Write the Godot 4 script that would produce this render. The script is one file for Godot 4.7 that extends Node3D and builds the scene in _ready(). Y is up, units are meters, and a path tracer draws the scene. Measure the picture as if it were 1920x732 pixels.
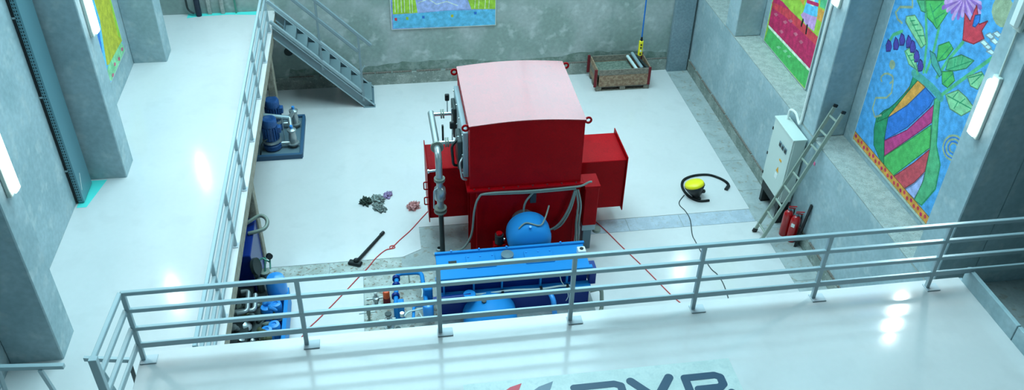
extends Node3D
# A turbine hall seen from a control-room window: white floors, red generator, blue turbine frame, railings, murals.
# World: camera stands over x 0, z 0; the machine floor is y 0, the gallery y 1.8, the near platform y 2.72; the back wall is z -16.57.

const GALLERY := 1.8
const PLATFORM := 2.72
const BACK := -16.57
const WALL := 6.68        # face of the lower wall and of the pillars beside the machine floor
const NICHE := 7.2        # recessed wall above the ledge
const LEDGE := 1.83
const GWALL := -4.4       # gallery wall
const GEDGE := -2.08      # free edge of the gallery slab
const CEIL := 16.2
const NEAR := 1.7         # wall behind the camera

# ---------------------------------------------------------------- mesh builder
class Mb:
	var v := PackedVector3Array()
	var n := PackedVector3Array()
	var u := PackedVector2Array()
	func tri(a: Vector3, b: Vector3, c: Vector3, na: Vector3, nb: Vector3, nc: Vector3, ua := Vector2.ZERO, ub := Vector2.ZERO, uc := Vector2.ZERO) -> void:
		if (c - a).cross(b - a).dot(na + nb + nc) < 0.0:
			v.append_array([a, c, b]); n.append_array([na, nc, nb]); u.append_array([ua, uc, ub])
		else:
			v.append_array([a, b, c]); n.append_array([na, nb, nc]); u.append_array([ua, ub, uc])
	func quad(a: Vector3, b: Vector3, c: Vector3, d: Vector3, nn: Vector3) -> void:
		tri(a, b, c, nn, nn, nn)
		tri(a, c, d, nn, nn, nn)
	func sheet(a: Vector3, b: Vector3, c: Vector3, d: Vector3, nn: Vector3) -> void:   # a quad with texture corners: a bottom left, b bottom right, c top right, d top left
		tri(a, b, c, nn, nn, nn, Vector2(0, 1), Vector2(1, 1), Vector2(1, 0))
		tri(a, c, d, nn, nn, nn, Vector2(0, 1), Vector2(1, 0), Vector2(0, 0))
	func box(c: Vector3, s: Vector3, bev := 0.0, b := Basis.IDENTITY) -> Mb:
		var h := s * 0.5
		bev = minf(bev, minf(h.x, minf(h.y, h.z)) * 0.9)
		for ax in 3:
			var a1 := (ax + 1) % 3
			var a2 := (ax + 2) % 3
			for sg in [-1.0, 1.0]:
				var q := []
				for k in [[-1, -1], [1, -1], [1, 1], [-1, 1]]:
					var p := Vector3.ZERO
					p[ax] = sg * h[ax]
					p[a1] = k[0] * (h[a1] - bev)
					p[a2] = k[1] * (h[a2] - bev)
					q.append(c + b * p)
				var nn := Vector3.ZERO
				nn[ax] = sg
				quad(q[0], q[1], q[2], q[3], b * nn)
			if bev > 0.0:
				for s1 in [-1.0, 1.0]:
					for s2 in [-1.0, 1.0]:
						var q2 := []
						for k in [[0, -1], [0, 1], [1, 1], [1, -1]]:
							var p := Vector3.ZERO
							p[ax] = k[1] * (h[ax] - bev)
							p[a1] = s1 * (h[a1] - (bev if k[0] == 0 else 0.0))
							p[a2] = s2 * (h[a2] - (0.0 if k[0] == 0 else bev))
							q2.append(c + b * p)
						var nn2 := Vector3.ZERO
						nn2[a1] = s1
						nn2[a2] = s2
						quad(q2[0], q2[1], q2[2], q2[3], (b * nn2).normalized())
		if bev > 0.0:
			for sx in [-1.0, 1.0]:
				for sy in [-1.0, 1.0]:
					for sz in [-1.0, 1.0]:
						var nn3 := (b * Vector3(sx, sy, sz)).normalized()
						tri(c + b * Vector3(sx * h.x, sy * (h.y - bev), sz * (h.z - bev)), c + b * Vector3(sx * (h.x - bev), sy * h.y, sz * (h.z - bev)), c + b * Vector3(sx * (h.x - bev), sy * (h.y - bev), sz * h.z), nn3, nn3, nn3)
		return self
	func span(lo: Vector3, hi: Vector3, bev := 0.0) -> Mb:
		return box((lo + hi) * 0.5, (hi - lo).abs(), bev)
	func bar(a: Vector3, b: Vector3, w: float, h: float, bev := 0.003, up := Vector3.UP) -> Mb:   # a straight bar of rectangular section: w across, h along up
		var d := (b - a).normalized()
		var side := d.cross(up).normalized()
		if side.length() < 0.5: side = d.cross(Vector3.BACK).normalized()
		var top := side.cross(d).normalized()
		return box((a + b) * 0.5, Vector3(w, h, (b - a).length()), bev, Basis(side, top, -d))
	func tube(pts: Array, r: float, sides := 8, caps := true) -> Mb:
		var rings := []
		var nr := []
		var last := Vector3.ZERO
		for i in pts.size():
			var d: Vector3
			if i == 0: d = pts[1] - pts[0]
			elif i == pts.size() - 1: d = pts[i] - pts[i - 1]
			else: d = (pts[i] - pts[i - 1]).normalized() + (pts[i + 1] - pts[i]).normalized()
			d = d.normalized()
			var s := last - d * last.dot(d)
			if s.length() < 0.01: s = d.cross(Vector3.UP if absf(d.y) < 0.9 else Vector3.RIGHT)
			s = s.normalized()
			last = s
			var t := d.cross(s)
			var ring := []
			var nn := []
			for k in sides:
				var a := TAU * k / sides
				var o := s * cos(a) + t * sin(a)
				ring.append(pts[i] + o * r)
				nn.append(o)
			rings.append(ring); nr.append(nn)
		for i in pts.size() - 1:
			for k in sides:
				var j := (k + 1) % sides
				tri(rings[i][k], rings[i][j], rings[i + 1][j], nr[i][k], nr[i][j], nr[i + 1][j])
				tri(rings[i][k], rings[i + 1][j], rings[i + 1][k], nr[i][k], nr[i + 1][j], nr[i + 1][k])
		if caps:
			for e in [0, pts.size() - 1]:
				var dd: Vector3 = (pts[0] - pts[1]).normalized() if e == 0 else (pts[e] - pts[e - 1]).normalized()
				for k in range(1, sides - 1): tri(rings[e][0], rings[e][k], rings[e][k + 1], dd, dd, dd)
		return self
	func lathe(prof: Array, at: Vector3, axis := Vector3.UP, sides := 20) -> Mb:   # prof: Vector2(radius, along the axis); hard edges between segments that turn sharply
		var s := axis.cross(Vector3.RIGHT if absf(axis.x) < 0.9 else Vector3.UP).normalized()
		var t := axis.cross(s)
		for i in prof.size() - 1:
			var p: Vector2 = prof[i]
			var q: Vector2 = prof[i + 1]
			var e := (q - p).normalized()
			var flat := Vector2(e.y, -e.x)
			var np := flat
			var nq := flat
			if i > 0:
				var e0: Vector2 = (p - prof[i - 1]).normalized()
				if e0.dot(e) > 0.6: np = (flat + Vector2(e0.y, -e0.x)).normalized()
			if i < prof.size() - 2:
				var e2: Vector2 = (prof[i + 2] - q).normalized()
				if e2.dot(e) > 0.6: nq = (flat + Vector2(e2.y, -e2.x)).normalized()
			for k in sides:
				var a := TAU * k / sides
				var b := TAU * (k + 1) / sides
				var ra := s * cos(a) + t * sin(a)
				var rb := s * cos(b) + t * sin(b)
				var A := at + ra * p.x + axis * p.y
				var B := at + rb * p.x + axis * p.y
				var C := at + rb * q.x + axis * q.y
				var D := at + ra * q.x + axis * q.y
				var nA := ra * np.x + axis * np.y
				var nB := rb * np.x + axis * np.y
				var nC := rb * nq.x + axis * nq.y
				var nD := ra * nq.x + axis * nq.y
				if p.x > 0.0001: tri(A, B, C, nA, nB, nC)
				if q.x > 0.0001: tri(A, C, D, nA, nC, nD)
		return self
	func disc(at: Vector3, axis: Vector3, r: float, thick: float, sides := 20) -> Mb:   # a flat round plate centred on at
		var h := thick * 0.5
		return lathe([Vector2(0, -h), Vector2(r, -h), Vector2(r, h), Vector2(0, h)], at, axis, sides)
	func prism(poly: PackedVector2Array, o: Vector3, ex: Vector3, ey: Vector3, depth: Vector3) -> Mb:   # a polygon in the plane ex, ey, pushed along depth
		var nd := depth.normalized()
		var idx := Geometry2D.triangulate_polygon(poly)
		for i in range(0, idx.size(), 3):
			var q := []
			for k in 3: q.append(o + ex * poly[idx[i + k]].x + ey * poly[idx[i + k]].y)
			tri(q[0], q[1], q[2], -nd, -nd, -nd)
			tri(q[0] + depth, q[1] + depth, q[2] + depth, nd, nd, nd)
		var cw := Geometry2D.is_polygon_clockwise(poly)
		for i in poly.size():
			var a := poly[i]
			var b := poly[(i + 1) % poly.size()]
			var e := (b - a).normalized()
			var on := Vector2(e.y, -e.x) if not cw else Vector2(-e.y, e.x)
			var nn := (ex * on.x + ey * on.y).normalized()
			var A := o + ex * a.x + ey * a.y
			var B := o + ex * b.x + ey * b.y
			quad(A, B, B + depth, A + depth, nn)
		return self
	func mesh() -> ArrayMesh:
		var ar := []
		ar.resize(Mesh.ARRAY_MAX)
		ar[Mesh.ARRAY_VERTEX] = v
		ar[Mesh.ARRAY_NORMAL] = n
		ar[Mesh.ARRAY_TEX_UV] = u
		var m := ArrayMesh.new()
		m.add_surface_from_arrays(Mesh.PRIMITIVE_TRIANGLES, ar)
		return m

func mb() -> Mb: return Mb.new()

func round_path(pts: Array, r: float, steps := 5) -> Array:   # a polyline with rounded corners
	var out := [pts[0]]
	for i in range(1, pts.size() - 1):
		var a: Vector3 = pts[i - 1]
		var b: Vector3 = pts[i]
		var c: Vector3 = pts[i + 1]
		var k := minf(r, minf((a - b).length(), (c - b).length()) * 0.48)
		var p := b + (a - b).normalized() * k
		var q := b + (c - b).normalized() * k
		for s in steps + 1:
			var t := float(s) / steps
			out.append(p.lerp(b, t).lerp(b.lerp(q, t), t))
	out.append(pts[-1])
	return out

func smooth_path(pts: Array, per := 6) -> Array:   # Catmull-Rom through the points
	var out := []
	for i in pts.size() - 1:
		var a: Vector3 = pts[maxi(i - 1, 0)]
		var b: Vector3 = pts[i]
		var c: Vector3 = pts[i + 1]
		var d: Vector3 = pts[mini(i + 2, pts.size() - 1)]
		for s in per: out.append(b.cubic_interpolate(c, a, d, float(s) / per))
	out.append(pts[-1])
	return out

# ---------------------------------------------------------------- nodes
var taken := {}
func numbered(called: String) -> String:
	var k: int = taken.get(called, 0)
	taken[called] = k + 1
	return called if k == 0 else "%s_%03d" % [called, k]

func thing(called: String, label: String, category: String, at := Vector3.ZERO, group := "") -> Node3D:
	var o := Node3D.new()
	o.name = numbered(called)
	add_child(o)
	o.position = at
	o.set_meta("label", label)
	o.set_meta("category", category)
	if group != "": o.set_meta("group", group)
	return o

func part(m: Mb, called: String, mat: Material, parent: Node3D) -> MeshInstance3D:   # meshes are made in world coordinates and hung back from their thing's base
	var o := MeshInstance3D.new()
	o.mesh = m.mesh()
	o.material_override = mat
	o.name = called
	parent.add_child(o, true)
	if parent.get_parent() == self and not (parent is MeshInstance3D): o.position = -parent.position
	return o

func single(m: Mb, called: String, mat: Material, label: String, category: String, group := "") -> MeshInstance3D:   # a thing that is one mesh
	var o := part(m, numbered(called), mat, self)
	o.set_meta("label", label)
	o.set_meta("category", category)
	if group != "": o.set_meta("group", group)
	return o

func struct(m: Mb, called: String, mat: Material, label := "") -> MeshInstance3D:
	var o := part(m, numbered(called), mat, self)
	o.set_meta("kind", "structure")
	if label != "": o.set_meta("label", label)
	return o

# ---------------------------------------------------------------- materials
var T := {}
func noise(sd: int, freq: float, size := 512, oct := 4) -> PackedByteArray:
	var f := FastNoiseLite.new()
	f.noise_type = FastNoiseLite.TYPE_SIMPLEX_SMOOTH
	f.seed = sd
	f.frequency = freq
	f.fractal_octaves = oct
	var im := f.get_seamless_image(size, size)
	im.convert(Image.FORMAT_L8)
	return im.get_data()

func mottle(key: String, sd: int, ca: Color, cb: Color, cc: Color, coarse := 0.006, fine := 0.09, speck := 0.0, grain := 0.16) -> ImageTexture:   # patches from ca to cb, flecks towards cc, fine grain over all
	if T.has(key): return T[key]
	var s := 512
	var A := noise(sd, coarse, s, 5)
	var B := noise(sd + 7, fine, s, 3)
	var C := noise(sd + 13, coarse * 3.0, s, 4)
	var out := PackedByteArray()
	out.resize(s * s * 3)
	for i in s * s:
		var t := clampf((A[i] / 255.0 - 0.3) * 2.4, 0.0, 1.0)
		var g := (B[i] / 255.0 - 0.5) * grain
		var w := clampf((C[i] / 255.0 - 0.62) * 5.0, 0.0, 1.0) * 0.75
		if speck > 0.0 and B[i] > 255.0 * (1.0 - speck): w = 1.0
		var col := ca.lerp(cb, t).lerp(cc, w)
		out[i * 3] = int(clampf(col.r * (1.0 + g), 0, 1) * 255.0)
		out[i * 3 + 1] = int(clampf(col.g * (1.0 + g), 0, 1) * 255.0)
		out[i * 3 + 2] = int(clampf(col.b * (1.0 + g), 0, 1) * 255.0)
	var im := Image.create_from_data(s, s, false, Image.FORMAT_RGB8, out)
	T[key] = ImageTexture.create_from_image(im)
	return T[key]

func mat(col: Color, rough := 0.6, metal := 0.0, spec := 0.5, coat := 0.0) -> StandardMaterial3D:
	var m := StandardMaterial3D.new()
	m.albedo_color = col
	m.roughness = rough
	m.metallic = metal
	m.metallic_specular = spec
	if coat > 0.0:
		m.clearcoat_enabled = true
		m.clearcoat = coat
		m.clearcoat_roughness = 0.08
	return m

func world_mat(tex: Texture2D, metres: float, rough := 0.8, spec := 0.4, tint := Color.WHITE) -> StandardMaterial3D:
	var m := mat(tint, rough, 0.0, spec)
	m.albedo_texture = tex
	m.uv1_triplanar = true
	m.uv1_world_triplanar = true
	m.uv1_scale = Vector3.ONE / metres
	return m

func relief(m: StandardMaterial3D, sd: int, freq: float, cm: float) -> StandardMaterial3D:
	var key := "relief%d" % sd
	if not T.has(key):
		T[key] = ImageTexture.create_from_image(Image.create_from_data(512, 512, false, Image.FORMAT_L8, noise(sd, freq, 512, 4)))
	m.heightmap_enabled = true
	m.heightmap_texture = T[key]
	m.heightmap_scale = cm
	return m

var K := {}
func make_materials() -> void:
	K.concrete = relief(world_mat(mottle("concrete", 3, Color(.595, .665, .685), Color(.65, .71, .73), Color(.70, .74, .745), .005, .06, 0.0, .09), 3.2, .82, .35), 301, .05, .15)
	K.backwall = relief(world_mat(mottle("backwall", 21, Color(.57, .62, .595), Color(.665, .685, .675), Color(.75, .765, .755), .006, .07, 0.0, .10), 4.0, .8, .35), 301, .05, .15)
	K.plinth = world_mat(mottle("plinth", 33, Color(.52, .55, .52), Color(.63, .64, .61), Color(.74, .74, .72), .012), 2.2, .8, .35)
	K.pillar = K.concrete
	K.ledge = relief(world_mat(mottle("ledge", 9, Color(.62, .63, .61), Color(.68, .68, .66), Color(.57, .55, .52), .02, .12, .06), 1.6, .95, .2), 309, .12, .4)
	K.paint = world_mat(mottle("paint", 12, Color(.82, .79, .785), Color(.83, .80, .795), Color(.81, .78, .775), .006, .09, 0.0, .012), 5.0, .15, .5)
	K.paint_platform = world_mat(mottle("paint", 12, Color.WHITE, Color.WHITE, Color.WHITE), 5.0, .12, .85)
	K.paint_gallery = K.paint
	K.floor = world_mat(mottle("floor", 15, Color(.615, .63, .625), Color(.665, .675, .67), Color(.58, .55, .50), .010, .08, 0.0, .07), 2.4, .6, .4)
	K.cover = world_mat(mottle("cover", 17, Color(.66, .68, .72), Color(.70, .72, .76), Color(.65, .64, .64), .012, .08, 0.0, .06), 1.7, .55, .4)
	K.dirty = world_mat(mottle("dirty", 19, Color(.66, .66, .63), Color(.74, .74, .72), Color(.50, .41, .35), .012, .08, 0.0, .08), 1.6, .8, .3)
	K.rust = world_mat(mottle("rust", 23, Color(.42, .37, .34), Color(.55, .52, .49), Color(.40, .30, .27), .03), .5, .9, .2)
	K.steel = mat(Color(.60, .66, .68), .38, .25, .5)
	K.rail = mat(Color(.62, .68, .70), .4, .2, .5)
	K.stair = mat(Color(.52, .58, .60), .45, .25, .5)
	K.column = world_mat(mottle("column", 27, Color(.50, .57, .60), Color(.55, .61, .64), Color(.52, .58, .60), .004), 3.0, .5, .4)
	K.pipe = mat(Color(.66, .68, .68), .3, .6, .5)
	K.dullpipe = mat(Color(.52, .54, .50), .5, .3, .5)
	K.chrome = mat(Color(.80, .82, .82), .2, .9, .5)
	K.darkpipe = mat(Color(.20, .23, .23), .45, .3, .5)
	K.black = mat(Color(.055, .06, .065), .45, 0, .5)
	K.rubber = mat(Color(.09, .105, .11), .55, 0, .4)
	K.red = world_mat(mottle("red", 41, Color(.63, .02, .06), Color(.66, .03, .07), Color(.60, .02, .06), .006, .1), 2.0, .42, .16)
	K.red.clearcoat_enabled = true
	K.red.clearcoat = .03
	K.red.clearcoat_roughness = .05
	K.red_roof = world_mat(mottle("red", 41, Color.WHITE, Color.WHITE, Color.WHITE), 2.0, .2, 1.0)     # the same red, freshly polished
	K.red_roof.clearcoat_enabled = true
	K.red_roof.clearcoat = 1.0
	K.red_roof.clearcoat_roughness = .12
	K.blue = mat(Color(.15, .52, .79), .45, 0, .25)
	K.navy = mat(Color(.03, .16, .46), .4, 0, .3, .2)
	K.lightblue = mat(Color(.20, .56, .86), .3, 0, .5, .4)
	K.motor = world_mat(mottle("motor", 45, Color(.10, .27, .50), Color(.16, .36, .60), Color(.40, .46, .50), .03), .5, .45, .5)
	K.skid = mat(Color(.20, .34, .46), .5, 0, .5)
	K.plate = mat(Color(.42, .50, .54), .5, .2, .5)
	K.yellow = mat(Color(.95, .86, .08), .35, 0, .5)
	K.orange = mat(Color(.92, .33, .12), .4, 0, .5)
	K.white = mat(Color(.92, .92, .90), .5, 0, .5)
	K.cable = mat(Color(.50, .54, .52), .6, 0, .4)
	K.whitecable = mat(Color(.80, .84, .83), .5, 0, .4)
	K.redcord = mat(Color(.80, .25, .25), .5, 0, .4)
	K.bluecable = mat(Color(.10, .42, .72), .5, 0, .4)
	K.cabinet = mat(Color(.80, .83, .80), .4, 0, .5)
	K.alu = mat(Color(.66, .69, .64), .38, .45, .5)
	K.extinguisher = mat(Color(.72, .02, .05), .25, 0, .5, .6)
	K.tape = mat(Color(.34, .84, .80), .5, 0, .4)
	K.tray = mat(Color(.42, .58, .62), .4, .25, .5)
	K.wood = world_mat(mottle("wood", 51, Color(.56, .44, .36), Color(.68, .57, .47), Color(.48, .38, .33), .02, .12), .9, .8, .3)
	K.greywood = world_mat(mottle("greywood", 53, Color(.48, .45, .41), Color(.57, .53, .48), Color(.42, .38, .36), .02, .12), .9, .85, .3)
	K.redwood = mat(Color(.46, .16, .18), .7, 0, .3)
	K.acrylic = mat(Color(.62, .70, .70, .35), .1, 0, .5)
	K.acrylic.transparency = BaseMaterial3D.TRANSPARENCY_ALPHA
	K.sheet = world_mat(mottle("sheet", 55, Color(.75, .775, .76), Color(.78, .80, .785), Color(.72, .75, .745), .01, .09, 0.0, .05), 1.5, .3, .5)
	K.letter = mat(Color(.05, .22, .33), .4, 0, .5)
	K.dullslab = world_mat(mottle("slab", 61, Color(.58, .54, .48), Color(.66, .62, .56), Color(.52, .50, .46), .012), 1.2, .8, .3)
	K.teal_pipe = mat(Color(.30, .55, .48), .4, .2, .5)
	K.orange_sign = mat(Color(.92, .62, .10), .5)
	K.pinktag = mat(Color(.95, .45, .60), .6)
	K.tarp = world_mat(mottle("tarp", 63, Color(.38, .42, .38), Color(.48, .51, .46), Color(.34, .38, .35), .02), .9, .7, .3)
	K.rag_dark = world_mat(mottle("rag_dark", 65, Color(.20, .24, .22), Color(.34, .38, .34), Color(.12, .14, .14), .04), .25, .95, .2)
	K.rag_grey = world_mat(mottle("rag_grey", 66, Color(.40, .44, .42), Color(.78, .80, .78), Color(.16, .18, .18), .04), .25, .95, .2)
	K.rag_black = world_mat(mottle("rag_black", 67, Color(.10, .12, .12), Color(.62, .64, .62), Color(.86, .88, .86), .03), .3, .95, .2)
	K.rag_lilac = world_mat(mottle("rag_lilac", 68, Color(.72, .56, .76), Color(.50, .46, .54), Color(.25, .24, .28), .04), .25, .95, .2)
	K.rag_pink = world_mat(mottle("rag_pink", 69, Color(.80, .52, .52), Color(.86, .66, .64), Color(.28, .16, .18), .04), .25, .95, .2)
	K.flame = mat(Color(.80, .16, .24), .4)
	K.greyflame = mat(Color(.40, .46, .52), .4)
	K.navy_pipe = mat(Color(.07, .12, .20), .4)
	K.dark_wall = mat(Color(.26, .29, .30), .6)
	K.baseplate = mat(Color(.70, .72, .74), .5)
	K.brass = mat(Color(.42, .42, .30), .45, .4)
	K.damp = world_mat(mottle("damp", 81, Color(.44, .50, .46), Color(.55, .59, .56), Color(.40, .46, .44), .012, .08, 0.0, .1), 1.8, .8, .3)
	K.roof = mat(Color(.62, .66, .66), .9)
	K.glass = mat(Color(.8, .9, .92, .12), .05, 0, .5)
	K.glass.transparency = BaseMaterial3D.TRANSPARENCY_ALPHA

# ---------------------------------------------------------------- murals: flat paintings, filled polygon by polygon
const INK := {
	"orange": Color(0.88, 0.6, 0.28), "deepblue": Color(0.22, 0.46, 0.78), "pink": Color(0.78, 0.26, 0.5), "green": Color(0.34, 0.7, 0.38), "red": Color(0.82, 0.32, 0.36),
	"lavender": Color(0.66, 0.7, 0.88), "darkgreen": Color(0.2, 0.55, 0.38), "midgreen": Color(0.36, 0.68, 0.48), "teal": Color(0.32, 0.62, 0.58), "palegreen": Color(0.56, 0.78, 0.58),
	"purple": Color(0.32, 0.27, 0.6), "violet": Color(0.6, 0.4, 0.7), "lilac": Color(0.8, 0.6, 0.8), "scarlet": Color(0.84, 0.26, 0.32), "tan": Color(0.62, 0.66, 0.54), "white": Color(0.84, 0.9, 0.92),
	"magenta": Color(0.78, 0.18, 0.36), "crimson": Color(0.84, 0.26, 0.3), "cream": Color(0.88, 0.9, 0.8), "sky": Color(0.4, 0.72, 0.86), "black": Color(.08, .10, .12), "rose": Color(0.8, 0.4, 0.48),
	"ochre": Color(0.74, 0.7, 0.22), "lime": Color(0.64, 0.78, 0.26),
}
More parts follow.
